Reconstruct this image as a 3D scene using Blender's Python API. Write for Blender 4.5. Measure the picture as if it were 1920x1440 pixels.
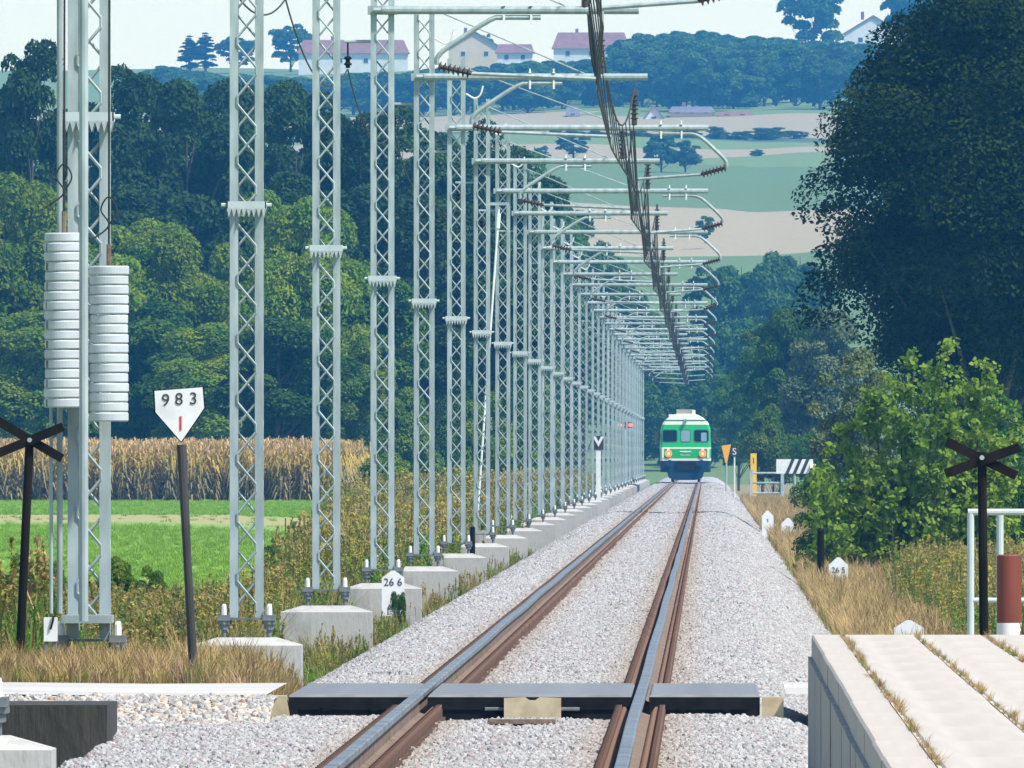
import bpy, math, random
import numpy as np
from mathutils import Vector, Matrix
R = math.radians
rng = np.random.default_rng(7)
random.seed(7)
for o in list(bpy.data.objects):
    bpy.data.objects.remove(o)
SC = bpy.context.scene
COL = SC.collection

# ------------------------------------------------------------------ camera
F = 44000.0            # focal length in photo pixels (photo is 1920 wide)
VX, VY, CH = 1325.0, 850.0, 1.62
cam = bpy.data.cameras.new('camera')
cam.sensor_width = 36.0
cam.lens = F / 1920 * 36.0
cam.shift_x = -(VX - 960) / 1920
cam.shift_y = (VY - 720) / 1920
cam.clip_start = 1.0
cam.clip_end = 20000
co = bpy.data.objects.new('camera', cam)
COL.objects.link(co)
co.location = (0, 0, CH)
co.rotation_euler = (R(90), 0, 0)
SC.camera = co

# ------------------------------------------------------------------ sky, sun, exposure
SUN_EL, SUN_ROT = R(55), R(126)
w = bpy.data.worlds.new('World')
SC.world = w
w.use_nodes = True
nt = w.node_tree
bg = nt.nodes['Background']
sky = nt.nodes.new('ShaderNodeTexSky')
sky.sky_type = 'NISHITA'
sky.sun_disc = False
sky.sun_elevation = SUN_EL
sky.sun_rotation = SUN_ROT
sky.dust_density = 0.3
sky.ozone_density = 1.0
nt.links.new(sky.outputs[0], bg.inputs[0])
bg.inputs[1].default_value = 0.102
sun = bpy.data.lights.new('sun', 'SUN')
sun.energy = 3.4
sun.angle = R(4.0)
sun.color = (1.0, 0.95, 0.86)
so = bpy.data.objects.new('sun', sun)
COL.objects.link(so)
sd = Vector((math.cos(SUN_EL) * math.sin(SUN_ROT), math.cos(SUN_EL) * math.cos(SUN_ROT), math.sin(SUN_EL)))
so.rotation_euler = sd.to_track_quat('Z', 'Y').to_euler()
so.location = (40, -20, 80)
SC.view_settings.view_transform = 'Standard'
SC.view_settings.look = 'None'
SC.view_settings.gamma = 1
SC.view_settings.exposure = 1.05
SC.view_settings.use_curve_mapping = False
SC.cycles.use_denoising = True
SC.cycles.max_bounces = 5
SC.cycles.diffuse_bounces = 2
SC.cycles.glossy_bounces = 2
SC.cycles.transmission_bounces = 3
SC.cycles.transparent_max_bounces = 6
SC.cycles.volume_bounces = 0
SC.cycles.caustics_reflective = False
SC.cycles.caustics_refractive = False


def at(px, py, d):
    return Vector(((px - VX) * d / F, d, CH + (VY - py) * d / F))


def xat(px, d):
    return (px - VX) * d / F


# ------------------------------------------------------------------ materials
MATS = {}


def mat(name, c1, c2=None, rough=0.8, metal=0.0, scale=4.0, bump=0.0, bscale=None, coord='Object',
        detail=4.0, transl=0.0, rnd=None, emit=0.0, lo=0.35, hi=0.65, stretch=None):
    if name in MATS:
        return MATS[name]
    m = bpy.data.materials.new(name)
    m.use_nodes = True
    t = m.node_tree
    N, L = t.nodes, t.links
    b = N['Principled BSDF']
    b.inputs['Roughness'].default_value = rough
    b.inputs['Metallic'].default_value = metal
    b.inputs['Base Color'].default_value = (*c1, 1)
    tc = N.new('ShaderNodeTexCoord')
    src = tc.outputs[coord]
    if stretch:
        mp = N.new('ShaderNodeMapping')
        mp.inputs['Scale'].default_value = stretch
        L.new(src, mp.inputs[0])
        src = mp.outputs[0]
    col = None
    if c2 is not None:
        nz = N.new('ShaderNodeTexNoise')
        nz.inputs['Scale'].default_value = scale
        nz.inputs['Detail'].default_value = detail
        L.new(src, nz.inputs['Vector'])
        cr = N.new('ShaderNodeValToRGB')
        cr.color_ramp.elements[0].position = lo
        cr.color_ramp.elements[0].color = (*c1, 1)
        cr.color_ramp.elements[1].position = hi
        cr.color_ramp.elements[1].color = (*c2, 1)
        L.new(nz.outputs[0], cr.inputs[0])
        col = cr.outputs[0]
    if rnd is not None:
        oi = N.new('ShaderNodeObjectInfo')
        mx = N.new('ShaderNodeMix')
        mx.data_type = 'RGBA'
        L.new(oi.outputs['Random'], mx.inputs[0])
        if col is not None:
            mu = N.new('ShaderNodeMix')
            mu.data_type = 'RGBA'
            mu.blend_type = 'MULTIPLY'
            mu.inputs[0].default_value = 1
            mx.inputs[6].default_value = (*rnd[0], 1)
            mx.inputs[7].default_value = (*rnd[1], 1)
            L.new(col, mu.inputs[6])
            L.new(mx.outputs[2], mu.inputs[7])
            col = mu.outputs[2]
        else:
            mx.inputs[6].default_value = (*rnd[0], 1)
            mx.inputs[7].default_value = (*rnd[1], 1)
            col = mx.outputs[2]
    if col is not None:
        L.new(col, b.inputs['Base Color'])
    if bump > 0:
        nb = N.new('ShaderNodeTexNoise')
        nb.inputs['Scale'].default_value = bscale or scale * 4
        nb.inputs['Detail'].default_value = 5
        L.new(src, nb.inputs['Vector'])
        bp = N.new('ShaderNodeBump')
        bp.inputs['Strength'].default_value = bump
        bp.inputs['Distance'].default_value = 0.05
        L.new(nb.outputs[0], bp.inputs['Height'])
        L.new(bp.outputs[0], b.inputs['Normal'])
    if emit > 0:
        b.inputs['Emission Color'].default_value = (*c1, 1)
        b.inputs['Emission Strength'].default_value = emit
    if transl > 0:
        out = N['Material Output']
        tr = N.new('ShaderNodeBsdfTranslucent')
        ms = N.new('ShaderNodeMixShader')
        ms.inputs[0].default_value = transl
        if col is not None:
            L.new(col, tr.inputs[0])
        else:
            tr.inputs[0].default_value = (*c1, 1)
        L.new(b.outputs[0], ms.inputs[1])
        L.new(tr.outputs[0], ms.inputs[2])
        L.new(ms.outputs[0], out.inputs[0])
    MATS[name] = m
    return m


GALV = mat('galvanised_paint', (0.36, 0.43, 0.44), (0.24, 0.30, 0.31), rough=0.6, scale=2.2, stretch=(4, 4, 1), rnd=((0.85, 0.85, 0.84), (1.12, 1.12, 1.12)))
WHITEW = mat('grey_white_weight', (0.50, 0.55, 0.58), (0.42, 0.46, 0.49), rough=0.7, scale=5)
GALVW = mat('light_galvanised', (0.50, 0.58, 0.58), (0.42, 0.49, 0.49), rough=0.5, scale=4)
GALVD = mat('dark_galvanised', (0.16, 0.18, 0.18), (0.09, 0.10, 0.10), rough=0.6, scale=8)
WHITE = mat('white_paint', (0.74, 0.75, 0.74), (0.60, 0.60, 0.58), rough=0.6, scale=6, lo=0.45, hi=0.8)
CONC = mat('pale_concrete', (0.42, 0.41, 0.39), (0.26, 0.25, 0.23), rough=0.9, scale=3.5, bump=0.2, bscale=20, stretch=(1, 1, 0.4), lo=0.45, hi=0.75, coord='Object', rnd=((0.9, 0.9, 0.88), (1.08, 1.08, 1.06)))
CONCD = mat('dark_stained_concrete', (0.018, 0.018, 0.015), (0.045, 0.042, 0.032), rough=0.95, scale=3, bump=0.4,
            bscale=25, stretch=(1, 1, 0.25))
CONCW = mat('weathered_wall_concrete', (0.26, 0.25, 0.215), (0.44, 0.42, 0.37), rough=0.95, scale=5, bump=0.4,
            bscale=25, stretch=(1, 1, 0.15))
CONCP = mat('cream_slab_concrete', (0.47, 0.42, 0.36), (0.38, 0.335, 0.285), rough=0.9, scale=2.6, stretch=(3, 0.05, 1), detail=10, lo=0.35, hi=0.75)  # warm cream concrete of the platform slabs
ROADM = mat('bleached_road', (0.50, 0.48, 0.44), (0.40, 0.38, 0.35), rough=0.9, scale=0.6, bump=0.2, bscale=15)
BLACK = mat('black_wood', (0.006, 0.0055, 0.005), (0.016, 0.012, 0.009), rough=0.9, scale=10, stretch=(1, 1, 0.2))
BLACK.node_tree.nodes['Principled BSDF'].inputs['Specular IOR Level'].default_value = 0.1
GREYWOOD = mat('tarred_pole', (0.018, 0.018, 0.018), (0.045, 0.045, 0.045), rough=0.75, scale=8, stretch=(1, 1, 0.15))
RUBBER = mat('black_rubber', (0.007, 0.007, 0.008), (0.013, 0.013, 0.013), rough=0.9, scale=8)
RUBBER.node_tree.nodes['Principled BSDF'].inputs['Specular IOR Level'].default_value = 0.1
WORN = mat('worn_rubber_top', (0.20, 0.205, 0.21), (0.12, 0.125, 0.13), rough=0.6, scale=3)
RAILTOP = mat('polished_rail_head', (0.25, 0.275, 0.285), (0.12, 0.13, 0.13), rough=0.5, metal=0.5, scale=1.2)
RUST = mat('rusty_steel', (0.12, 0.075, 0.05), (0.21, 0.155, 0.115), rough=0.85, scale=6, bump=0.3)
RUSTF = mat('rusty_fastening', (0.12, 0.065, 0.045), (0.20, 0.12, 0.085), rough=0.9, scale=9)
RUSTPIPE = mat('rust_red_paint', (0.22, 0.045, 0.02), (0.09, 0.02, 0.012), rough=0.7, scale=3, stretch=(1, 1, 0.2))
BROWNIN = mat('brown_porcelain', (0.05, 0.03, 0.022), rough=0.45)
WIREM = mat('weathered_copper', (0.018, 0.022, 0.022), rough=0.8)
CREAM = mat('cream_block', (0.50, 0.42, 0.27), (0.38, 0.30, 0.18), rough=0.85, scale=9)
REDTXT = mat('red_paint', (0.6, 0.03, 0.03))
BLKTXT = mat('black_paint', (0.03, 0.03, 0.03))
YELLOW = mat('yellow_paint', (0.80, 0.48, 0.03), rough=0.5)
ORANGE = mat('orange_yellow_paint', (0.80, 0.38, 0.02), rough=0.5)


# ------------------------------------------------------------------ mesh builder
class MB:
    def __init__(s):
        s.v, s.f, s.m = [], [], []

    def add(s, verts, faces, mi=0):
        o = len(s.v)
        s.v += [tuple(p) for p in verts]
        s.f += [tuple(i + o for i in f) for f in faces]
        s.m += [mi] * len(faces)
        return s

    def box(s, x0, x1, y0, y1, z0, z1, mi=0):
        vs = [(x, y, z) for z in (z0, z1) for y in (y0, y1) for x in (x0, x1)]
        return s.add(vs, [(0, 2, 3, 1), (4, 5, 7, 6), (0, 1, 5, 4), (2, 6, 7, 3), (0, 4, 6, 2), (1, 3, 7, 5)], mi)

    def tube(s, pts, r, n=8, mi=0, caps=True):
        pts = [Vector(p) for p in pts]
        rs = r if isinstance(r, (list, tuple)) else [r] * len(pts)
        vs, fs = [], []
        prev = None
        for i, p in enumerate(pts):
            a = pts[max(i - 1, 0)]
            b = pts[min(i + 1, len(pts) - 1)]
            t = (b - a).normalized()
            up = Vector((0, 0, 1)) if abs(t.z) < 0.95 else Vector((1, 0, 0))
            if prev is not None:
                up = prev
            u = (up - t * up.dot(t)).normalized()
            prev = u
            v = t.cross(u)
            for k in range(n):
                a_ = 2 * math.pi * k / n
                vs.append(p + (u * math.cos(a_) + v * math.sin(a_)) * rs[i])
        for i in range(len(pts) - 1):
            for k in range(n):
                fs.append((i * n + k, i * n + (k + 1) % n, (i + 1) * n + (k + 1) % n, (i + 1) * n + k))
        if caps:
            fs.append(tuple(range(n - 1, -1, -1)))
            e = (len(pts) - 1) * n
            fs.append(tuple(range(e, e + n)))
        return s.add(vs, fs, mi)

    def prism(s, poly, y0, y1, mi=0):
        """polygon in (x, z), extruded along y"""
        n = len(poly)
        vs = [(x, y0, z) for x, z in poly] + [(x, y1, z) for x, z in poly]
        fs = [tuple(range(n)), tuple(range(2 * n - 1, n - 1, -1))]
        fs += [(i, n + i, n + (i + 1) % n, (i + 1) % n) for i in range(n)]
        return s.add(vs, fs, mi)

    def ribbed(s, a, b, r0, r1, n, seg=8, mi=0):
        a, b = Vector(a), Vector(b)
        pts, rs = [], []
        for i in range(n):
            for (t, r) in ((0.0, r0), (0.3, r1), (0.45, r1), (0.6, r0)):
                pts.append(a.lerp(b, (i + t) / n))
                rs.append(r)
        pts.append(b)
        rs.append(r0)
        return s.tube(pts, rs, seg, mi)

    def build(s, name, mats, parent=None, smooth=False, loc=None):
        me = bpy.data.meshes.new(name)
        me.from_pydata(s.v, [], s.f)
        if not isinstance(mats, (list, tuple)):
            mats = [mats]
        for m in mats:
            me.materials.append(m)
        if len(mats) > 1:
            me.polygons.foreach_set('material_index', s.m)
        if smooth:
            me.polygons.foreach_set('use_smooth', [True] * len(me.polygons))
        me.update()
        return link(name, me, parent, loc)


def link(name, me, parent=None, loc=None):
    o = bpy.data.objects.new(name, me)
    COL.objects.link(o)
    if parent is not None:
        o.parent = parent
    if loc is not None:
        o.location = loc
    return o


def tag(o, label=None, cat=None, group=None, kind=None):
    if label:
        o['label'] = label
    if cat:
        o['category'] = cat
    if group:
        o['group'] = group
    if kind:
        o['kind'] = kind
    return o


def thing(name, label, cat, loc=(0, 0, 0), group=None):
    o = link(name, None, None, loc)
    return tag(o, label, cat, group)


def quads(name, V, mats, n=4):
    """V: (N, n, 3) array of separate n-gons -> mesh"""
    N = len(V)
    me = bpy.data.meshes.new(name)
    me.vertices.add(N * n)
    me.vertices.foreach_set('co', np.ascontiguousarray(V, dtype=np.float32).ravel())
    me.loops.add(N * n)
    me.loops.foreach_set('vertex_index', np.arange(N * n, dtype=np.int32))
    me.polygons.add(N)
    me.polygons.foreach_set('loop_start', np.arange(0, N * n, n, dtype=np.int32))
    if not isinstance(mats, (list, tuple)):
        mats = [mats]
    for m in mats:
        me.materials.append(m)
    me.update(calc_edges=True)
    return me


def text_part(txt, size, loc, m, parent, spacing=1.0, depth=0.004):
    c = bpy.data.curves.new('lettering', 'FONT')
    c.body = txt
    c.size = size
    c.align_x = 'CENTER'
    c.align_y = 'CENTER'
    c.extrude = depth
    c.space_character = spacing
    t = bpy.data.objects.new('lettering_tmp', c)
    me = bpy.data.meshes.new_from_object(t)
    bpy.data.objects.remove(t)
    me.materials.clear()
    me.materials.append(m)
    o = link('lettering', me, parent, loc)
    o.rotation_euler = (R(90), 0, 0)
    return o


# ------------------------------------------------------------------ terrain
def sstep(a, b, x):
    t = np.clip((x - a) / (b - a), 0, 1)
    return t * t * (3 - 2 * t)


HP = [(2600, 450), (2950, 375), (3300, 305), (3450, 280), (3600, 255), (3800, 218), (4000, 195), (4200, 170), (4480, 126), (4650, 128)]
HP_D = [0, 1830] + [q[0] for q in HP]
HP_Z = [0, 0] + [CH + 0.5 + (VY - q[1]) * q[0] / F for q in HP]


def d_base(py):
    """distance at which the hillside shows at that height of the photograph"""
    return float(np.interp(-py, [-q[1] for q in HP[:-1]], [q[0] for q in HP[:-1]]))



def ground_z(X, D):
    X = np.asarray(X, float)
    D = np.asarray(D, float)
    u = X + 1.2
    base = -0.78 + 0.33 * sstep(7, 16, np.abs(u))
    # level crossing embankment
    k = sstep(150, 157.5, D) * (1 - sstep(180, 192, D))
    side = sstep(1.7, 2.2, np.abs(u))
    base = base * (1 - k * side) + (-0.045) * k * side
    # station side: raised gravel area left of the track before the crossing
    k2 = (1 - sstep(156, 158, D)) * (u < -1.5)
    base = base * (1 - k2) + (-0.42) * k2
    hill = np.interp(D, HP_D, HP_Z)
    lat = 1 + 0.012 * np.sin(X / 60.0)
    return base + hill * lat


def build_terrain():
    xs = np.concatenate([[-760, -500, -350, -250, -180, -130], np.arange(-100, -20, 5.0), np.arange(-20, -8, 1.0),
                         np.arange(-8, 8.01, 0.4), np.arange(9, 20, 1.0), np.arange(20, 100, 5.0),
                         [130, 180, 250, 350, 500, 760]])
    ys = np.concatenate([[-150, -60, 0, 40, 80, 110, 130], np.arange(140, 200, 1.0), np.arange(200, 400, 5.0), np.arange(400, 1760, 20.0),
                         np.arange(1760, 4651, 15.0)])
    XX, YY = np.meshgrid(xs, ys)
    ZZ = ground_z(XX, YY)
    far = (YY > 1850)
    ZZ = ZZ + far * (0.5 * np.sin(XX / 17.0 + YY / 60) + 0.4 * np.sin(XX / 31.0 - YY / 45))
    nx, ny = len(xs), len(ys)
    V = np.stack([XX, YY, ZZ], -1).reshape(-1, 3)
    idx = np.arange(nx * ny).reshape(ny, nx)
    Fc = np.stack([idx[:-1, :-1], idx[:-1, 1:], idx[1:, 1:], idx[1:, :-1]], -1).reshape(-1, 4)
    me = bpy.data.meshes.new('ground')
    me.from_pydata(V.tolist(), [], Fc.tolist())
    me.polygons.foreach_set('use_smooth', [True] * len(me.polygons))
    m = bpy.data.materials.new('ground_fields')
    m.use_nodes = True
    t = m.node_tree
    N, L = t.nodes, t.links
    b = N['Principled BSDF']
    b.inputs['Roughness'].default_value = 0.95
    tc = N.new('ShaderNodeTexCoord')
    sep = N.new('ShaderNodeSeparateXYZ')
    L.new(tc.outputs['Object'], sep.inputs[0])
    nz = N.new('ShaderNodeTexNoise')
    nz.inputs['Scale'].default_value = 0.02
    L.new(tc.outputs['Object'], nz.inputs['Vector'])

    def math_(op, a, b_):
        n = N.new('ShaderNodeMath')
        n.operation = op
        for i, q in enumerate((a, b_)):
            if isinstance(q, (int, float)):
                n.inputs[i].default_value = q
            else:
                L.new(q, n.inputs[i])
        return n.outputs[0]
    # field bands on the far slope: distance with a slight tilt and waver
    dist = math_('ADD', sep.outputs[1], math_('MULTIPLY', sep.outputs[0], 1.1))
    dist = math_('ADD', dist, math_('MULTIPLY', math_('SUBTRACT', nz.outputs[0], 0.5), 90))
    fr = math_('DIVIDE', math_('SUBTRACT', dist, 1800), 3000)
    cr = N.new('ShaderNodeValToRGB')
    cr.color_ramp.interpolation = 'CONSTANT'
    tan = (0.45, 0.36, 0.19, 1)
    gr = (0.12, 0.20, 0.04, 1)
    gr2 = (0.17, 0.26, 0.055, 1)
    q_ = lambda v: (v - 1800) / 3000
    els = [(0.0, gr), (q_(2560), tan), (q_(2930), gr), (q_(3300), gr2), (q_(3380), tan), (q_(3470), gr2),
           (q_(3540), (0.07, 0.12, 0.05, 1)), (q_(3600), tan), (q_(3815), gr2)]
    e = cr.color_ramp.elements
    e[0].position, e[0].color = els[0]
    e[1].position, e[1].color = els[1]
    for p, c in els[2:]:
        q = e.new(p)
        q.color = c
    L.new(fr, cr.inputs[0])
    # near meadow
    n2 = N.new('ShaderNodeTexNoise')
    n2.inputs['Scale'].default_value = 0.35
    n2.inputs['Detail'].default_value = 8
    L.new(tc.outputs['Object'], n2.inputs['Vector'])
    c2 = N.new('ShaderNodeValToRGB')
    c2.color_ramp.elements[0].position = 0.35
    c2.color_ramp.elements[0].color = (0.16, 0.32, 0.03, 1)
    c2.color_ramp.elements[1].position = 0.7
    c2.color_ramp.elements[1].color = (0.26, 0.42, 0.045, 1)
    L.new(n2.outputs[0], c2.inputs[0])
    # mown track across the meadow
    dm = math_('ADD', sep.outputs[1], math_('MULTIPLY', math_('SUBTRACT', n2.outputs[0], 0.5), 50))
    band = math_('MULTIPLY', math_('GREATER_THAN', dm, 705), math_('LESS_THAN', dm, 790))
    mx0 = N.new('ShaderNodeMix')
    mx0.data_type = 'RGBA'
    L.new(math_('MULTIPLY', band, 0.8), mx0.inputs[0])
    L.new(c2.outputs[0], mx0.inputs[6])
    mx0.inputs[7].default_value = (0.42, 0.34, 0.13, 1)
    # dry soil near the line
    ax = math_('ABSOLUTE', math_('ADD', sep.outputs[0], 1.2), 0)
    nr = math_('LESS_THAN', math_('ADD', ax, math_('MULTIPLY', n2.outputs[0], 3)), 9.5)
    mx1 = N.new('ShaderNodeMix')
    mx1.data_type = 'RGBA'
    L.new(nr, mx1.inputs[0])
    L.new(mx0.outputs[2], mx1.inputs[6])
    mx1.inputs[7].default_value = (0.27, 0.23, 0.10, 1)
    mx = N.new('ShaderNodeMix')
    mx.data_type = 'RGBA'
    L.new(math_('GREATER_THAN', sep.outputs[1], 1800), mx.inputs[0])
    L.new(mx1.outputs[2], mx.inputs[6])
    L.new(cr.outputs[0], mx.inputs[7])
    # fine mottling
    n3 = N.new('ShaderNodeTexNoise')
    n3.inputs['Scale'].default_value = 1.5
    n3.inputs['Detail'].default_value = 6
    L.new(tc.outputs['Object'], n3.inputs['Vector'])
    mm = N.new('ShaderNodeMix')
    mm.data_type = 'RGBA'
    mm.blend_type = 'MULTIPLY'
    mm.inputs[0].default_value = 0.62
    L.new(mx.outputs[2], mm.inputs[6])
    L.new(n3.outputs[0], mm.inputs[7])
    g = N.new('ShaderNodeGamma')
    g.inputs[1].default_value = 0.9
    L.new(mm.outputs[2], g.inputs[0])
    L.new(g.outputs[0], b.inputs['Base Color'])
    me.materials.append(m)
    tag(link('ground', me), 'green meadow, verge and hillside fields', None, kind='structure')


build_terrain()

# ------------------------------------------------------------------ geometry-node scatter
PROTO = {}


def proto_collection(name, objs):
    c = bpy.data.collections.new(name)
    for o in objs:
        c.objects.link(o)
    return c


def raw_object(name, me):
    return bpy.data.objects.new(name, me)


def scatter(obj, coll, smin, smax, tilt=0.15, full_rot=False, seed=0):
    """instances of a collection's objects on obj's faces; face attribute 'dens', point attribute 'scl'"""
    ng = bpy.data.node_groups.new('scatter_' + obj.name, 'GeometryNodeTree')
    ng.interface.new_socket('Geometry', in_out='INPUT', socket_type='NodeSocketGeometry')
    ng.interface.new_socket('Geometry', in_out='OUTPUT', socket_type='NodeSocketGeometry')
    N, L = ng.nodes, ng.links
    gi = N.new('NodeGroupInput')
    go = N.new('NodeGroupOutput')
    dp = N.new('GeometryNodeDistributePointsOnFaces')
    dp.inputs['Seed'].default_value = seed
    na = N.new('GeometryNodeInputNamedAttribute')
    na.data_type = 'FLOAT'
    na.inputs['Name'].default_value = 'dens'
    L.new(gi.outputs[0], dp.inputs['Mesh'])
    L.new(na.outputs['Attribute'], dp.inputs['Density'])
    ci = N.new('GeometryNodeCollectionInfo')
    ci.inputs['Collection'].default_value = coll
    ci.inputs['Separate Children'].default_value = True
    ci.inputs['Reset Children'].default_value = True
    ip = N.new('GeometryNodeInstanceOnPoints')
    ip.inputs['Pick Instance'].default_value = True
    L.new(dp.outputs['Points'], ip.inputs['Points'])
    L.new(ci.outputs[0], ip.inputs['Instance'])
    rv = N.new('FunctionNodeRandomValue')
    rv.data_type = 'FLOAT_VECTOR'
    if full_rot:
        rv.inputs[0].default_value = (0, 0, 0)
        rv.inputs[1].default_value = (6.28, 6.28, 6.28)
    else:
        rv.inputs[0].default_value = (-tilt, -tilt, 0)
        rv.inputs[1].default_value = (tilt, tilt, 6.28)
    L.new(rv.outputs[0], ip.inputs['Rotation'])
    rs = N.new('FunctionNodeRandomValue')
    rs.data_type = 'FLOAT'
    rs.inputs[2].default_value = smin
    rs.inputs[3].default_value = smax
    rs.inputs['Seed'].default_value = 5
    ns = N.new('GeometryNodeInputNamedAttribute')
    ns.data_type = 'FLOAT'
    ns.inputs['Name'].default_value = 'scl'
    mu = N.new('ShaderNodeMath')
    mu.operation = 'MULTIPLY'
    L.new(rs.outputs[1], mu.inputs[0])
    L.new(ns.outputs['Attribute'], mu.inputs[1])
    L.new(mu.outputs[0], ip.inputs['Scale'])
    L.new(ip.outputs[0], go.inputs[0])
    md = obj.modifiers.new('scatter', 'NODES')
    md.node_group = ng
    return obj


def grid_obj(name, xs, ys, zf, densf, sclf, mats=None):
    """grid sheet with dens/scl attributes; xs may be a function of y returning the columns"""
    V, idx = [], []
    ncol = None
    for y in ys:
        cols = xs(y) if callable(xs) else xs
        ncol = len(cols)
        for x in cols:
            V.append((x, y, 0.0))
    V = np.array(V)
    V[:, 2] = zf(V[:, 0], V[:, 1])
    ny = len(ys)
    idx = np.arange(ncol * ny).reshape(ny, ncol)
    Fc = np.stack([idx[:-1, :-1], idx[:-1, 1:], idx[1:, 1:], idx[1:, :-1]], -1).reshape(-1, 4)
    me = bpy.data.meshes.new(name)
    me.from_pydata(V.tolist(), [], Fc.tolist())
    C = V[Fc].mean(1)
    if densf is not None:
        a = me.attributes.new('dens', 'FLOAT', 'FACE')
        a.data.foreach_set('value', densf(C[:, 0], C[:, 1]).astype(np.float32))
        a = me.attributes.new('scl', 'FLOAT', 'POINT')
        a.data.foreach_set('value', sclf(V[:, 0], V[:, 1]).astype(np.float32))
    if mats:
        me.materials.append(mats)
    me.polygons.foreach_set('use_smooth', [True] * len(me.polygons))
    return link(name, me)


# ------------------------------------------------------------------ ballast
BALL = mat('ballast_bed', (0.30, 0.29, 0.285), (0.46, 0.45, 0.445), rough=0.95, scale=14, bump=0.8, bscale=25, detail=8)
STONE = mat('ballast_stone', (0.45, 0.44, 0.425), (0.36, 0.35, 0.34), rough=0.95, scale=20,
            rnd=((0.62, 0.61, 0.60), (1.03, 1.03, 1.03)))
def rail_dirt(m):
    # brown brake dust and rust on the stones lying next to the rails
    N, L = m.node_tree.nodes, m.node_tree.links
    b = N['Principled BSDF']
    src = b.inputs['Base Color'].links[0].from_socket
    oi = N.new('ShaderNodeObjectInfo')
    sp = N.new('ShaderNodeSeparateXYZ')
    L.new(oi.outputs['Location'], sp.inputs[0])

    def mth(op, a, v=None):
        n = N.new('ShaderNodeMath')
        n.operation = op
        L.new(a, n.inputs[0])
        if v is not None:
            n.inputs[1].default_value = v
        return n.outputs[0]
    q = mth('ABSOLUTE', mth('SUBTRACT', mth('ABSOLUTE', mth('ADD', sp.outputs[0], 1.2)), 0.7525))
    mr = N.new('ShaderNodeMapRange')
    mr.inputs[1].default_value = 0.12
    mr.inputs[2].default_value = 0.42
    mr.inputs[3].default_value = 0.75
    mr.inputs[4].default_value = 0.0
    L.new(q, mr.inputs[0])
    mx = N.new('ShaderNodeMix')
    mx.data_type = 'RGBA'
    mx.blend_type = 'MULTIPLY'
    L.new(mr.outputs[0], mx.inputs[0])
    L.new(src, mx.inputs[6])
    mx.inputs[7].default_value = (0.82, 0.64, 0.48, 1)
    L.new(mx.outputs[2], b.inputs['Base Color'])


rail_dirt(STONE)
STONER = mat('reddish_ballast_stone', (0.34, 0.25, 0.23), (0.22, 0.17, 0.16), rough=0.9, scale=20)
BU = np.array([-2.95, -2.4, -1.95, -1.7, -1.4, -1.0, -0.6, -0.2, 0.2, 0.6, 1.0, 1.4, 1.7, 2.0, 2.4, 3.0])
BZ = np.array([-0.90, -0.52, -0.27, -0.19, -0.17, -0.175, -0.20, -0.20, -0.20, -0.20, -0.175, -0.17, -0.19, -0.28,
               -0.52, -0.92])


def bcols(y):
    c = BU.copy()
    k = 1 - float(sstep(155.5, 157.0, np.array(y)))
    k3 = 1 - float(sstep(147.2, 148.2, np.array(y)))
    c[0] = c[0] * (1 - k) + k * -5.6
    c[1] = c[1] * (1 - k) + k * (-3.6 + 0.7 * k3)
    c[2] = c[2] * (1 - k) + k * -2.5
    return c - 1.2


def bz(X, Y):
    z = np.zeros(len(X))
    n = len(BU)
    zz = np.tile(BZ, len(X) // n)
    k = 1 - sstep(155.5, 157.0, Y)
    left = np.tile(np.arange(n), len(X) // n) < 3
    zz = np.where(left, zz * (1 - k) + k * (-0.21 - 0.02 * np.sin(Y)), zz)
    k3 = 1 - sstep(147.2, 148.2, Y)
    low = np.tile(np.arange(n), len(X) // n) < 2
    zz = np.where(low, zz - 0.42 * k3, zz)
    z = zz + 0.015 * np.sin(X * 9 + Y * 3.1) * np.sin(Y * 1.7) + rng.normal(0, 0.008, len(X))
    return z


BY = np.concatenate([np.arange(60, 110, 5.0), np.arange(110, 260, 0.5), np.arange(260, 600, 2.0), np.arange(600, 1791, 10.0)])
bal = grid_obj('ballast', bcols, BY, bz, None, None, BALL)
tag(bal, 'pale grey crushed stone ballast bed under the rails', None, kind='structure')


def stone_mesh(seed, m):
    r = np.random.default_rng(seed)
    import bmesh
    bm = bmesh.new()
    bmesh.ops.create_icosphere(bm, subdivisions=1, radius=0.5)
    for v in bm.verts:
        v.co *= r.uniform(0.72, 1.1)
        v.co.x *= 1.25
        v.co.z *= 0.8
    me = bpy.data.meshes.new('stone')
    bm.to_mesh(me)
    bm.free()
    me.materials.append(m)
    return me


stones = proto_collection('stone_kinds', [raw_object('stone_kind', stone_mesh(i, STONER if i == 9 else STONE)) for i in range(14)])
CROSS0, CROSS1 = 158.8, 166.6


def sdens(X, Y):
    d = np.select([Y < 118, Y < 260, Y < 480, Y < 900, Y < 1400], [0, 400, 140, 45, 20], 0)
    u = X + 1.2
    on = (Y > CROSS0 - 0.1) & (Y < CROSS1 + 0.1)
    d = np.where(on, 0, d)
    return d


def sscl(X, Y):
    return np.interp(Y, [110, 250, 300, 480, 520, 900, 1400], [0.05, 0.05, 0.066, 0.075, 0.11, 0.13, 0.19])


st = grid_obj('ballast_stones', bcols, BY[(BY > 112) & (BY < 1400)], lambda X, Y: bz(X, Y) + 0.005, sdens, sscl)
tag(st, 'loose pale ballast stones heaped along the track', 'stones', kind='stuff')
scatter(st, stones, 0.6, 1.15, full_rot=True)

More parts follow.
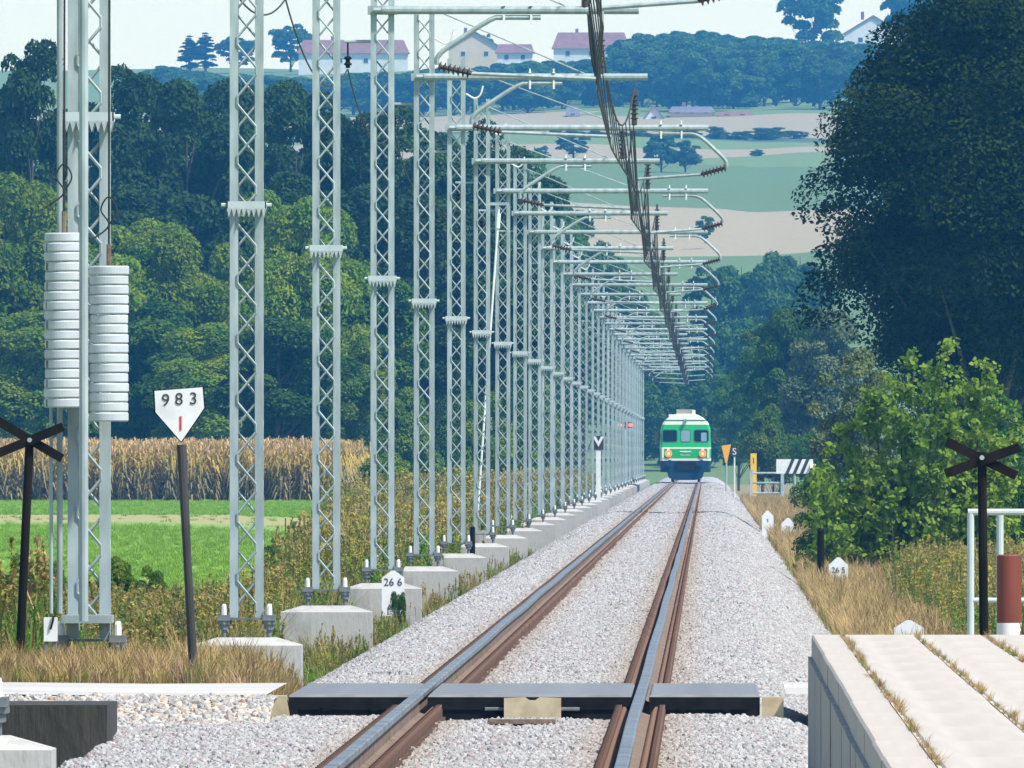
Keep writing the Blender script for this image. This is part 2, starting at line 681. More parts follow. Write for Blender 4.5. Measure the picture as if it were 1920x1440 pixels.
# ------------------------------------------------------------------ railway track
TC = -1.2
trk = thing('railway_track', 'single railway track with shiny rail heads on pale ballast', 'track', (TC, 0, 0))
prof = [(-0.075, -0.165), (0.075, -0.165), (0.075, -0.152), (0.012, -0.132), (0.010, -0.05), (0.036, -0.038), (0.036, -0.006),
        (0.028, 0.0), (-0.028, 0.0), (-0.036, -0.006), (-0.036, -0.038), (-0.010, -0.05), (-0.012, -0.132), (-0.075, -0.152)]
ry = [60.0] + list(np.arange(110, 420, 4.0)) + list(np.arange(420, 1795, 25.0))
for s in (-1, 1):
    mb = MB()
    n = len(prof)
    for i, y in enumerate(ry):
        wob = 0.004 * math.sin(y / 9.0 + s)
        mb.v += [(s * 0.7525 + x + wob, y, z + 0.003 * math.sin(y / 7.0)) for x, z in prof]
    for i in range(len(ry) - 1):
        for k in range(n):
            k2 = (k + 1) % n
            mb.f.append((i * n + k, i * n + k2, (i + 1) * n + k2, (i + 1) * n + k))
            mb.m.append(1 if k in (5, 6, 7, 8, 9) else 0)
    mb.build('rail', [RUST, RAILTOP], trk)
fm = MB()
fm.box(-0.19, 0.19, -0.08, 0.08, -0.18, -0.158)
for s in (-1, 1):
    fm.box(s * 0.135 - 0.035, s * 0.135 + 0.035, -0.06, 0.06, -0.158, -0.105)
    fm.tube([(s * 0.145, 0, -0.16), (s * 0.145, 0, -0.075)], 0.022, 6)
    fm.tube([(s * 0.08, -0.03, -0.14), (s * 0.11, 0, -0.10), (s * 0.08, 0.03, -0.14)], 0.014, 5)
fo = None
far = MB()
cnt = 0
y = 118.0
while y < 1320:
    if CROSS0 - 0.4 < y < CROSS1 + 0.4:
        y += 0.6
        continue
    for s in (-1, 1):
        if cnt < 300:
            if fo is None:
                fo = fm.build('rail_fastening', RUSTF, trk, loc=(s * 0.7525, y, 0))
            else:
                c = fo.copy()
                COL.objects.link(c)
                c.parent = trk
                c.location = (s * 0.7525, y, 0)
            cnt += 1
        else:
            far.add([(x + s * 0.7525, yy + y, z) for x, yy, z in fm.v], fm.f)
    y += 0.6 if y < 400 else (1.2 if y < 640 else 2.4)
tag(far.build('rail_fastenings_beyond', RUSTF, trk), kind='stuff')

# level crossing panels
lc = thing('crossing_deck', 'black rubber level crossing deck laid between and beside the rails', 'crossing deck', (TC, CROSS0, 0))
for (u0, u1) in ((-1.63, -0.80), (-0.69, 0.69), (0.81, 1.56)):
    base = None
    for k in range(6):
        if base is None:
            mb = MB()
            ln = 1.285
            zt = -0.012
            mb.box(u0, u1, 0, ln, -0.20, zt - 0.018, 0)
            vs = [(u0, 0, zt - 0.0175), (u1, 0, zt - 0.0175), (u1, ln, zt - 0.0175), (u0, ln, zt - 0.0175)]
            top = [(u0 + 0.015, 0.015, zt), (u1 - 0.015, 0.015, zt), (u1 - 0.015, ln - 0.015, zt), (u0 + 0.015, ln - 0.015, zt)]
            mb.add(vs + top, [(4, 5, 6, 7), (0, 1, 5, 4), (1, 2, 6, 5), (2, 3, 7, 6), (3, 0, 4, 7)], 1)
            # moulded recess and fixing boss on the end face
            mb.box(u0 + 0.08, u1 - 0.08, -0.012, 0.001, -0.115, -0.085, 0)
            for fx in (0.3, 0.7):
                xx = u0 + (u1 - u0) * fx
                mb.tube([(xx, -0.02, -0.10), (xx, 0.002, -0.10)], 0.03, 8, 0)
            base = mb.build('rubber_panel', [RUBBER, WORN], lc)
        else:
            c = base.copy()
            COL.objects.link(c)
            c.parent = lc
            c.location = (0, k * 1.295, 0)
mb = MB().prism([(-1.76, -0.02), (-1.645, -0.02), (-1.62, -0.16), (-1.55, -0.16), (-1.55, -0.2), (-1.76, -0.2)], -0.05, 0.3)
mb.build('end_block', CREAM, lc)
MB().box(1.575, 1.72, -0.02, 0.3, -0.2, -0.03).build('end_block', CREAM, lc)
mb = MB().prism([(-0.17, -0.20), (-0.15, -0.215), (0.19, -0.215), (0.215, -0.19), (0.215, -0.035), (0.07, -0.03), (0.04, -0.05),
                 (-0.0, -0.05), (-0.03, -0.03), (-0.17, -0.035)], -0.16, -0.03)
mb.build('deflector_plate', CREAM, lc)
MB().tube([(-0.30, -0.03, -0.11), (0.34, -0.03, -0.11)], 0.012, 6).build('tie_rod', GALVD, lc)
mb = MB()
mb.box(-0.25, 0.2, -3.6, -3.3, -0.17, -0.14)
mb.box(-0.2, -0.14, -3.55, -3.35, -0.21, -0.17)
mb.box(0.1, 0.16, -3.55, -3.35, -0.21, -0.17)
tag(mb.build('steel_plate', RUST, None, loc=(TC, CROSS0, 0)), 'flat rusty steel plate lying on the ballast before the crossing deck', 'plate')

# road over the crossing
for nm, x0, x1 in (('road', -60, TC - 1.78), ('road', TC + 1.74, 60)):
    xs = np.linspace(x0, x1, 60)
    o = grid_obj(nm, xs, np.linspace(CROSS0 - 0.2, CROSS1 + 0.2, 8),
                 lambda X, Y: -0.012 + 0.006 * np.sin(X * 2.1) - 0.9 * sstep(9, 30, np.abs(X)), None, None, ROADM)
    tag(o, 'pale bleached road strip leading up to the level crossing', None, kind='structure')
DIRT = mat('dirty_gravel', (0.40, 0.30, 0.20), (0.62, 0.56, 0.48), rough=0.95, scale=9, bump=0.7, bscale=22)
o = grid_obj('path', np.linspace(-6.8, TC - 1.7, 30), np.linspace(154.8, CROSS0 - 0.22, 12),
             lambda X, Y: -0.20 + 0.17 * sstep(154.8, 157.5, Y) + 0.012 * np.sin(X * 7 + Y * 5), None, None, DIRT)
tag(o, 'sandy brown gravel shoulder before the road', None, kind='structure')
STONET = mat('sandy_stone', (0.60, 0.48, 0.36), (0.66, 0.60, 0.52), rough=0.9, scale=20, rnd=((0.45, 0.42, 0.38), (1.0, 1.0, 1.0)))
sandy = proto_collection('sandy_kinds', [raw_object('stone_kind', stone_mesh(40 + i, STONET if i % 3 == 0 else STONE)) for i in range(6)])
o = grid_obj('sandy_stones', np.linspace(-6.8, TC - 1.7, 30), np.linspace(154.8, CROSS0 - 0.25, 12),
             lambda X, Y: -0.20 + 0.17 * sstep(154.8, 157.5, Y) + 0.012 * np.sin(X * 7 + Y * 5), lambda X, Y: np.where(Y > 158, 60, 260), lambda X, Y: np.full(len(X), 0.055))
tag(o, 'sandy brown and white stones before the road strip', 'stones', kind='stuff')
scatter(o, sandy, 0.5, 1.2, full_rot=True, seed=4)

# ------------------------------------------------------------------ catenary masts
PITCH = 47.0
D2 = 224.5


def bend_path(x, z0, z1, y, start):
    pts = []
    half = 0.285
    z = z0
    s = start
    while z < z1:
        pts.append((s * x, y, z))
        pts.append((s * x, y, min(z + 0.075, z1)))
        z += half
        s = -s
    return pts


def arc_pts(pts, n=5):
    """Catmull-Rom smoothing of a polyline"""
    P = [Vector(p) for p in pts]
    P = [P[0] * 2 - P[1]] + P + [P[-1] * 2 - P[-2]]
    out = []
    for i in range(1, len(P) - 2):
        for k in range(n):
            t = k / n
            a, b, c, d = P[i - 1], P[i], P[i + 1], P[i + 2]
            out.append(0.5 * ((2 * b) + (c - a) * t + (2 * a - 5 * b + 4 * c - d) * t * t + (3 * b - a - 3 * c + d) * t ** 3))
    out.append(P[-2])
    return out


def leg_mesh(h):
    # one rolled steel angle: a flange facing along the line and one facing sideways
    mb = MB()
    mb.box(-0.040, 0.040, -0.006, 0.006, 0, h)
    mb.box(-0.040, -0.029, 0.0061, 0.062, 0, h)
    return mb


MH = 8.70
MESH = {}


def shared(key, fn, mats, name, parent, loc=(0, 0, 0), rotz=0.0, smooth=False):
    if key not in MESH:
        o = fn().build(name, mats, parent, smooth=smooth, loc=loc)
        MESH[key] = o.data
    else:
        o = link(name, MESH[key], parent, loc)
    o.rotation_euler[2] = rotz
    return o


def foundation_mb():
    mb = MB()
    a, b = 0.53, 0.5
    vs = [(-a, -b, -1.2), (a, -b, -1.2), (a, b, -1.2), (-a, b, -1.2), (-a, -b, -0.075), (a, -b, -0.075), (a, b, -0.075),
          (-a, b, -0.075), (-0.28, -0.25, 0), (0.28, -0.25, 0), (0.28, 0.25, 0), (-0.28, 0.25, 0)]
    fs = [(0, 1, 5, 4), (1, 2, 6, 5), (2, 3, 7, 6), (3, 0, 4, 7), (4, 5, 9, 8), (5, 6, 10, 9), (6, 7, 11, 10), (7, 4, 8, 11), (8, 9, 10, 11)]
    return mb.add(vs, fs)


def guard_mb():
    mb = MB()
    a, b = 0.19, 0.17
    mb.box(-a, a, -b, -b + 0.012, 0, 0.07)
    mb.box(-a, a, b - 0.012, b, 0, 0.07)
    mb.box(-a, -a + 0.012, -b, b, 0.001, 0.069)
    mb.box(a - 0.012, a, -b, b, 0.001, 0.069)
    n = 8
    for i in range(n):
        x0 = -a + i * 2 * a / n
        x1 = x0 + 2 * a / n
        for yy in (-b - 0.03, b + 0.03):
            ys = -b if yy < 0 else b
            mb.add([(x0, ys, 0.001), (x1, ys, 0.001), ((x0 + x1) / 2, yy, -0.085)], [(0, 1, 2), (2, 1, 0)])
    for s in (-1, 1):
        mb.tube([(s * a, -0.1, 0.035), (s * (a + 0.05), -0.1, 0.035)], 0.018, 6)
    return mb


def foot_mb():
    mb = MB()
    mb.tube([(0, 0, 0), (0, 0, 0.10)], 0.022, 8)
    mb.tube([(0, 0, 0.08), (0, 0, 0.13)], 0.045, 8)
    mb.tube([(0, 0, 0.13), (0, 0, 0.165)], 0.065, 8)
    mb.box(-0.06, 0.06, -0.07, 0.07, 0.166, 0.22)
    return mb


def cap_mb():
    return MB().tube([(0, 0, 0.215), (0, 0, 0.30), (0, 0, 0.325)], [0.026, 0.024, 0.016], 8)


def make_mast(root, zarm, kind, arms=True):
    """root: Empty at the foundation top"""
    shared('found', foundation_mb, CONC, 'foundation', root)
    for sx in (-1, 1):
        for sy in (-1, 1):
            f = shared('foot', foot_mb, GALVD, 'anchor_foot', root, (sx * 0.215, sy * 0.16, -0.005))
            shared('cap', cap_mb, WHITE, 'bolt_cap', f, (0, 0, 0))
    shared('bar', lambda: MB().box(-0.27, 0.27, -0.20, 0.20, 0.168, 0.186), GALVD, 'base_plate', root)
    for s in (-1, 1):
        for sy in (-1, 1):
            # left front and right back are the same angle turned round; the other two are its mirror image
            if s * sy > 0:
                shared('leg', lambda: leg_mesh(MH - 0.19), GALV, 'leg', root, (s * 0.12, sy * 0.119, 0.19), 0 if s < 0 else math.pi)
            else:
                def mirrored():
                    m_ = leg_mesh(MH - 0.19)
                    m_.v = [(-x, y, z) for x, y, z in m_.v]
                    m_.f = [f[::-1] for f in m_.f]
                    return m_
                shared('legm', mirrored, GALV, 'leg', root, (s * 0.12, sy * 0.119, 0.19), 0 if s > 0 else math.pi)
    for s in (-1, 1):
        shared('sidelace', lambda: MB().tube([(0, x, z) for x, _, z in bend_path(0.09, 0.4, MH - 0.05, 0, 1)], 0.010, 4), GALV, 'side_lacing', root, (s * 0.15, 0, 0))
    for yy, st_ in ((-0.128, 1), (0.128, -1)):
        shared(('lace', st_), lambda: MB().tube(bend_path(0.088, 0.25, MH - 0.05, yy, st_), 0.0135, 5), GALV, 'lacing_bar', root)
    shared('guard', guard_mb, WHITE if False else GALVW, 'climbing_guard', root, (0, 0, 4.10))
    z = zarm
    # feeder bracket on the field side
    shared('fbr', lambda: MB().tube([(-0.1, -0.02, 0), (-0.52, -0.02, 0)], 0.022, 6), GALV, 'feeder_bracket', root, (0, 0, z - 0.42))
    shared('fin', lambda: MB().tube([(-0.47, -0.02, -0.02), (-0.47, -0.02, -0.2)], 0.012, 6).ribbed((-0.47, -0.02, -0.2), (-0.47, -0.02, -0.36), 0.03, 0.055, 2), RUBBER,
           'feeder_insulator', root, (0, 0, z - 0.42))
    if kind == 'L':
        end, mess, stead = 3.48, 2.75, 2.92
        clamps = (1.65, 2.02)
        dpts = [(2.15, -0.06, -0.10), (1.65, -0.06, -0.10), (1.45, -0.06, -0.14), (0.95, -0.06, -0.46), (0.76, -0.06, -0.62), (0.74, -0.06, -0.74)]
        ia, ib, sb = (0.76, -0.06, -0.76), (1.21, -0.06, -0.86), (2.92, -0.06, -0.93)
    else:
        end, mess, stead = 4.43, 3.13, 3.2
        clamps = (3.6, 3.96)
        dpts = [(3.45, -0.06, -0.10), (3.96, -0.06, -0.10), (4.25, -0.06, -0.14), (4.58, -0.06, -0.42), (4.73, -0.06, -0.58), (4.75, -0.06, -0.68)]
        ia, ib, sb = (4.74, -0.06, -0.70), (4.3, -0.06, -0.82), (3.2, -0.06, -0.90)

    def arm():
        mb = MB().tube([(0.0, -0.19, 0), (end, -0.19, 0)], 0.054, 10)
        mb.box(-0.2, 0.2, -0.15, -0.129, -0.06, 0.06)
        mb.tube([(-0.12, -0.19, 0), (0.0, -0.19, 0)], 0.035, 8)
        return mb
    a = shared(('arm', kind), arm, GALV, 'cantilever_arm', root, (0, 0, z))
    for cx in clamps:
        shared('clamp', lambda: MB().box(-0.02, 0.02, -0.255, -0.125, 0.055, 0.075).box(-0.012, 0.012, -0.2, -0.18, 0.075, 0.13).box(-0.015, 0.015, -0.25, -0.13, -0.19, -0.057), WHITE,
               'clamp', a, (cx, 0, 0))
    dp = [(x, y - 0.13, zz) for x, y, zz in dpts]
    dr = shared(('drop', kind), lambda: MB().tube(arc_pts(dp), 0.034, 8), GALV, 'drop_tube', root, (0, 0, z))
    off = Vector((0, -0.13, 0))
    shared(('ins', kind), lambda: MB().ribbed(Vector(ia) + off, Vector(ib) + off, 0.028, 0.07, 7, 8), BROWNIN, 'insulator', root, (0, 0, z))
    shared(('steady', kind), lambda: MB().tube([Vector(ib) + off, Vector(sb) + off], 0.026, 8).tube([Vector(sb) + off, Vector(sb) + off + Vector((0, 0, -0.2))], 0.014, 6),
           GALV, 'steady_arm', root, (0, 0, z))

    def minsul():
        mb = MB()
        mb.tube([(mess, -0.19, 0.05), (mess, -0.19, 0.14)], 0.05, 8)
        mb.ribbed((mess, -0.19, 0.14), (mess, -0.19, 0.62), 0.03, 0.075, 6)
        mb.tube([(mess, -0.19, 0.62), (mess, -0.19, 0.70)], 0.03, 8)
        return mb
    shared(('mins', kind), minsul, BROWNIN, 'post_insulator', root, (0, 0, z))
    shared(('stay', kind), lambda: MB().tube([(0.15, -0.14, MH - 7.4 - 0.25), (mess - 0.25, -0.19, 0.05)], 0.011, 6), GALV, 'stay_rod', root, (0, 0, z))

    # white feeder loop near the top
    def hook():
        return MB().tube(arc_pts([(0.17, -0.1, 0.1), (0.32, -0.1, 0.02), (0.42, -0.1, 0.08), (0.47, -0.1, 0.24)]), 0.016, 6)
    shared('hook', hook, WHITE, 'jumper_hook', root, (0, 0, z + 0.5))
    return mess


ARM_OBS = {1: 6.1, 2: 6.1, 3: 6.05, 4: 6.01, 5: 5.86, 6: 5.72, 7: 5.72}
masts = []
WIRE_PTS = []
ML = 'pale grey lattice catenary mast on concrete footing with cantilever arm over the track'
for k in range(0, 32):
    d = D2 + PITCH * (k - 2)
    X = -4.40
    zb = -0.14
    if k == 0:
        X, zb = -4.16, 0.05
    if k == 1:
        X, zb = -4.67, 0.03
    h = ARM_OBS.get(k, 5.66)
    if k == 0:
        h = 6.1
    zarm = CH + h - zb
    kind = 'L' if (k in (4, 5) or (k > 5 and k % 2 == 1)) else 'R'
    if k == 0:
        lab, grp = 'lattice mast footing beside the dark concrete wall, its mast rising past the frame', None
    elif k == 1:
        lab, grp = 'lattice catenary mast carrying two stacks of white tension weights', None
    else:
        lab, grp = ML, 'lattice catenary masts along the track'
    r = thing('catenary_mast', lab, 'mast', (X, d, zb), grp)
    me_ = make_mast(r, zarm, kind)
    masts.append(r)
    off = -4.4 - X
    WIRE_PTS.append((d - 0.19, X + me_, CH + h + 0.70, X + (2.92 if kind == 'L' else 3.2), CH + h - 1.12, X - 0.47, CH + h - 0.80))

# overhead line
ol = thing('overhead_line', 'dark catenary contact and messenger wires with droppers above the track', 'overhead wire', (0, 0, 0))
cw, mw, rw = [], [], []
dro = []
for i in range(len(WIRE_PTS) - 1):
    a, b = WIRE_PTS[i], WIRE_PTS[i + 1]
    for k in range(16):
        t = k / 16
        y = a[0] + (b[0] - a[0]) * t
        sag = 1.02 * 4 * t * (1 - t)
        mw.append((a[1] + (b[1] - a[1]) * t, y, a[2] + (b[2] - a[2]) * t - sag))
        cw.append((a[3] + (b[3] - a[3]) * t, y, a[4] + (b[4] - a[4]) * t - 0.03 * 4 * t * (1 - t)))
        rw.append((a[5] + (b[5] - a[5]) * t, y, a[6] + (b[6] - a[6]) * t - 0.55 * 4 * t * (1 - t)))
    for k in range(9):
        t = (k + 0.7) / 9.4
        y = a[0] + (b[0] - a[0]) * t
        sag = 1.02 * 4 * t * (1 - t)
        dro.append(((a[1] + (b[1] - a[1]) * t, y, a[2] + (b[2] - a[2]) * t - sag),
                    (a[3] + (b[3] - a[3]) * t, y, a[4] + (b[4] - a[4]) * t - 0.03 * 4 * t * (1 - t))))
MB().tube(mw, 0.016, 5).build('messenger_wire', WIREM, ol)
MB().tube(cw, 0.015, 5).build('contact_wire', WIREM, ol)
for a, b in dro:
    MB().tube([a, b], 0.0095, 4).build('dropper', WIREM, ol)
tag(MB().tube(rw, 0.011, 5).build('return_wire', WIREM), 'thin return wire strung along the field side of the masts', 'wire')

# guy rod of an intermediate anchor mast
gr = thing('guy_rod', 'slanting white guy rod with turnbuckle and top plate beside the masts', 'guy rod', at(893, 1000, 482))
p0, p1 = at(0, 0, 482), None
a, b = Vector((0, 0, 0)), at(936, 385, 482) - at(893, 1000, 482)
MB().tube([a, b * 0.995], 0.022, 6).build('rod', WHITE, gr)
MB().tube([b * 0.93, b * 0.975], 0.045, 6).build('turnbuckle', WHITE, gr)
MB().box(b.x - 0.2, b.x + 0.2, -0.05, 0.05, b.z, b.z + 0.06).build('top_plate', GALV, gr)
MB().box(-0.2, 0.2, -0.2, 0.2, -0.5, 0.06).build('anchor_block', CONC, gr)

# tension weights on mast 1
m1 = masts[1]
dw = 177.5 - 0.45
for (cx, yt, yb, n, lab) in ((120, 436, 765, 18, 'taller stack of white tension weights hanging on the mast'),
                             (204, 498, 791, 16, 'shorter stack of white tension weights hanging on the mast')):
    t0 = at(cx, yt, dw)
    b0 = at(cx, yb, dw)
    wt = thing('tension_weight', lab, 'weight stack', (t0.x, dw, b0.z))
    H = (t0.z - b0.z) / n
    for i in range(n):
        mb = MB()
        rr = 0.148 + random.uniform(-0.004, 0.004)
        jx = random.uniform(-0.004, 0.004)
        mb.tube([(jx, 0, i * H + 0.003), (jx, 0, i * H + 0.012), (jx, 0, (i + 1) * H - 0.012), (jx, 0, (i + 1) * H - 0.002)],
                [rr - 0.007, rr, rr, rr - 0.007], 40)
        o = mb.build('weight_disc', WHITEW if 'WHITEW' in globals() else WHITE, wt)
        # slot of every other disc faces the viewer
        if cx == 120 and i % 2 == 0:
            MB().box(-0.135, -0.12, -0.085, -0.06, i * H + 0.008, (i + 1) * H - 0.008).build('slot', GALVD, o)
    top = n * H
    MB().tube([(0, 0, top - 0.01), (0, 0, top + 0.16)], 0.018, 6).build('hanger_rod', RUST, wt)
    MB().tube([(0, 0, top + 0.14), (0.01, 0, 9.6 - b0.z)], 0.009, 5).build('hanger_cable', WIREM, wt)
    MB().tube(arc_pts([(0, -0.03, top + 0.3), (0.06, -0.03, top + 0.42), (0, -0.03, top + 0.52), (-0.06, -0.03, top + 0.42), (0, -0.03, top + 0.3), (-0.15, -0.03, top + 0.18)]), 0.007, 5).build('cable_loop', WIREM, wt)
# guide tubes of the weights
for px, d_, y0, y1, rr in ((157, 176.3, -60, 1165, 0.034), (112, 177.3, -60, 1150, 0.022), (96, 177.3, 760, 1150, 0.014)):
    a, b = at(px, y1, d_), at(px, y0, d_)
    o = MB().tube([(a.x - m1.location.x, a.y - m1.location.y, a.z - m1.location.z), (b.x - m1.location.x, b.y - m1.location.y, b.z - m1.location.z)], rr, 10).build('guide_tube', GALV, m1)
MB().box(-0.19, 0.19, -0.75, -0.129, 0.31, 0.37).build('guide_bracket', GALV, m1)
# switch box by the mast
a = at(95, 1180, 176)
bx = thing('cable_box', 'small white cable box on dark stand beside the weighted mast', 'cable box', (a.x, 176, -0.03))
MB().box(-0.05, 0.05, -0.06, 0.06, 0.24, 0.42).build('box', WHITE, bx)
MB().box(-0.045, -0.02, -0.05, 0.05, 0, 0.24).box(0.02, 0.045, -0.05, 0.05, 0, 0.24).build('stand', GALVD, bx)
MB().tube(arc_pts([(0.0, -0.07, 0.33), (0.02, -0.08, 0.4), (0.02, -0.07, 0.43)]), 0.008, 5).build('cable', RUBBER, bx)

# dark retaining wall left foreground
a, b = at(-60, 1322, 147), at(201, 1322, 147)
rwall = MB()
rwall.box(a.x, b.x, 147, 149.5, -0.6, b.z)
tag(rwall.build('retaining_wall', CONCD), 'dark stained concrete retaining block in the gravel', 'wall')

# ------------------------------------------------------------------ platform
PE, PZ, PD = 0.567, 0.605, 131.3
pf = thing('platform', 'pale concrete platform with weedy joints between its slab rows', 'platform', (PE, PD, 0))
edges = [0.02, 0.19, 0.60, 0.98, 1.42, 1.9, 2.4]
sl = 4.4
for j in range(len(edges) - 1):
    base = None
    x0, x1 = edges[j] + (0.0 if j == 0 else 0.006), edges[j + 1] - 0.006
    for i in range(14):
        if base is None:
            mb = MB()
            mb.box(x0, x1, -sl + 0.002, 0, -0.12, -0.01)
            mb.add([(x0, -sl + 0.002, -0.0098), (x1, -sl + 0.002, -0.0098), (x1, 0, -0.0098), (x0, 0, -0.0098),
                    (x0 + 0.01, -sl + 0.003, 0), (x1 - 0.01, -sl + 0.003, 0), (x1 - 0.01, -0.001, 0), (x0 + 0.01, -0.001, 0)],
                   [(4, 5, 6, 7), (0, 1, 5, 4), (1, 2, 6, 5), (2, 3, 7, 6), (3, 0, 4, 7)])
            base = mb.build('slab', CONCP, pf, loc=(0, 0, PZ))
        else:
            c = base.copy()
            COL.objects.link(c)
            c.parent = pf
            c.location = (random.uniform(-0.003, 0.003), -i * sl, PZ)
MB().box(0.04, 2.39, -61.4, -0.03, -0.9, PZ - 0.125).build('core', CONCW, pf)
for e_ in edges[1:-1]:
    MB().box(e_ - 0.0055, e_ + 0.0055, -59.0, -0.01, PZ - 0.12, PZ - 0.004).build('joint_filling', DIRT, pf)
base = None
for i in range(20):
    if base is None:
        mb = MB()
        mb.box(0.0, 0.035, -2.98, 0, -0.8, PZ - 0.122)
        base = mb.build('wall_panel', CONCW, pf)
    else:
        c = base.copy()
        COL.objects.link(c)
        c.parent = pf
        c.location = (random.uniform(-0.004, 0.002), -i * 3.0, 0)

# ------------------------------------------------------------------ signs and posts
# 983 / 1 sign
d = 172.5
b0 = at(365, 1265, d)
sg = thing('kilometre_sign', 'white arrow shaped plate reading 983 over 1 on leaning dark pole', 'sign', (b0.x, d, b0.z - 0.02))
tip = at(340, 822, d) - b0
MB().tube([(0, 0, -0.1), tip * 0.5 + Vector((-0.005, 0, 0)), tip * 0.985], [0.034, 0.03, 0.036], 10).build('pole', GREYWOOD, sg)
pts = [(290, 728), (380, 721), (383, 760), (340, 823), (292, 768)]
poly = [((at(x, y, d) - b0).x, (at(x, y, d) - b0).z) for x, y in pts]
poly = poly[::-1]
pl = MB().prism(poly, -0.055, -0.045).build('plate', WHITE, sg)
cx, cz = sum(p[0] for p in poly) / 5, sum(p[1] for p in poly) / 5
rim = MB().prism([(cx + (x - cx) * 1.06, cz + (z - cz) * 1.045) for x, z in poly], -0.043, -0.034).build('rim', BLACK, sg)
for ch, px, py, m_ in (('9', 311, 746, BLKTXT), ('8', 336, 744, BLKTXT), ('3', 363, 743, BLKTXT), ('1', 339, 790, REDTXT)):
    q = at(px, py, d) - b0
    text_part(ch, 0.125 if ch != '1' else 0.15, (q.x, -0.058, q.z), m_, pl, depth=0.002)

# crossing signs seen from behind


def cross_sign(px, pyc, pxb, pyb, d, label, arms):
    c = at(px, pyc, d)
    b = at(pxb, pyb, d)
    t = thing('crossing_sign', label, 'crossing sign', b)
    top = c - b
    MB().tube([(0, 0, -0.1), top + Vector((0, 0, 0.04))], 0.033, 10).build('post', BLACK, t)
    for i, (ax, ay, bx_, by) in enumerate(arms):
        p, q = at(ax, ay, d) - b, at(bx_, by, d) - b
        dirv = (q - p).normalized()
        nrm = Vector((-dirv.z, 0, dirv.x)) * 0.034
        yo = -0.05 - i * 0.024
        vs = []
        for yy in (yo, yo + 0.02):
            for s1, s2 in ((p, -1), (q, -1), (q, 1), (p, 1)):
                v = s1 + nrm * s2
                vs.append((v.x, yy, v.z))
        MB().add(vs, [(0, 1, 2, 3), (7, 6, 5, 4), (0, 4, 5, 1), (1, 5, 6, 2), (2, 6, 7, 3), (3, 7, 4, 0)]).build('board', BLACK, t)
    MB().tube([(top.x, -0.10, top.z), (top.x, -0.02, top.z)], 0.018, 8).build('bolt', GALV, t)


cross_sign(56, 825, 36, 1238, 177.0, 'dark wooden X crossing sign leaning beside the weighted mast', [(-6, 788, 117, 860), (-8, 852, 119, 800)])
cross_sign(1841, 858, 1846, 1265, 170.0, 'black X crossing sign standing before the galvanised railing', [(1774, 828, 1906, 892), (1772, 888, 1912, 838)])

# railing and rusty pipe behind the platform
d = 173.5
x0, zt = xat(1820, d), at(0, 960, d).z
rl = thing('railing', 'galvanised tubular railing by the road behind the platform', 'railing', (x0, d, -0.04))
for i in range(4):
    MB().tube([(i * 0.22 if i < 2 else 0.22 + (i - 1) * 0.6, 0.0 if i % 2 == 0 else 0.25, -0.1), (i * 0.22 if i < 2 else 0.22 + (i - 1) * 0.6, 0.0 if i % 2 == 0 else 0.25, zt + 0.03)], 0.026, 10).build('post', GALVW, rl)
MB().tube([(-0.02, 0.0, zt + 0.04), (1.5, 0.0, zt + 0.04)], 0.024, 10).build('top_rail', GALVW, rl)
MB().tube([(0.0, 0.0, zt * 0.5 - 0.02), (1.5, 0.0, zt * 0.5 - 0.02)], 0.02, 10).build('middle_rail', GALVW, rl)
d = 171.5
a = at(1892, 1040, d)
pp = thing('bollard', 'rust red steel tube bollard with flaking white lower band', 'bollard', (a.x, d, -0.04))
MB().tube([(0, 0, 0.42), (0, 0, a.z + 0.03), (0, 0, a.z + 0.04)], [0.09, 0.09, 0.08], 36).build('tube', RUSTPIPE, pp, smooth=False)
MB().tube([(0, 0, -0.1), (0, 0, 0.4205)], 0.0905, 36).build('white_band', mat('flaking_white', (0.75, 0.73, 0.70), (0.14, 0.05, 0.03), rough=0.8, scale=7, lo=0.56, hi=0.60), pp)

# hectometre stones


def stone_post(px, pyt, pyb, wpx, d, txt, label, group=None, tilt=0.0, tsz=0.13):
    b = at(px, pyb, d)
    hw = wpx * d / F / 2
    h = (pyb - pyt) * d / F
    t = thing('distance_stone', label, 'distance stone', (b.x, d, b.z - 0.03), group)
    poly = [(-hw, -0.2), (hw, -0.2), (hw, h * 0.82), (hw * 0.15, h + 0.03), (-hw * 0.15, h + 0.03), (-hw, h * 0.82)]
    s = MB().prism(poly, -0.09, 0.09).build('stone', WHITE, t)
    if txt:
        text_part(txt, tsz, (0, -0.094, h * 0.66), BLKTXT, t, 1.0, 0.002)
    t.rotation_euler = (0, tilt, 0)


stone_post(1572, 1045, 1106, 36, 392, '26 5', 'white peaked distance stone reading 26 5 in dry grass')
stone_post(1476, 971, 1018, 24, 610, '26', 'white distance stone half hidden under the leafy bush, reading 26', tilt=R(2))
stone_post(1440, 957, 1008, 22, 665, '5', 'faded white distance stone at the foot of the ballast slope', tilt=R(-1))
stone_post(1704, 1163, 1215, 56, 262, '', 'low white peaked stone just beyond the platform end')
stone_post(737, 1070, 1122, 42, 312, '26 6', 'white distance stone reading 26 behind the lattice mast feet', tsz=0.14)
# dark post by the bush
a = at(1539, 1092, 400)
dp_ = thing('marker_post', 'short dark tarred post rising into the leafy bush', 'post', (a.x, 400, a.z))
MB().tube([(0, 0, -0.2), (0, 0, 0.9)], [0.065, 0.058], 12).build('shaft', BLACK, dp_)
MB().tube([(0, 0, 0.88), (0, 0, 0.92)], [0.07, 0.05], 12).build('cap', BLACK, dp_)
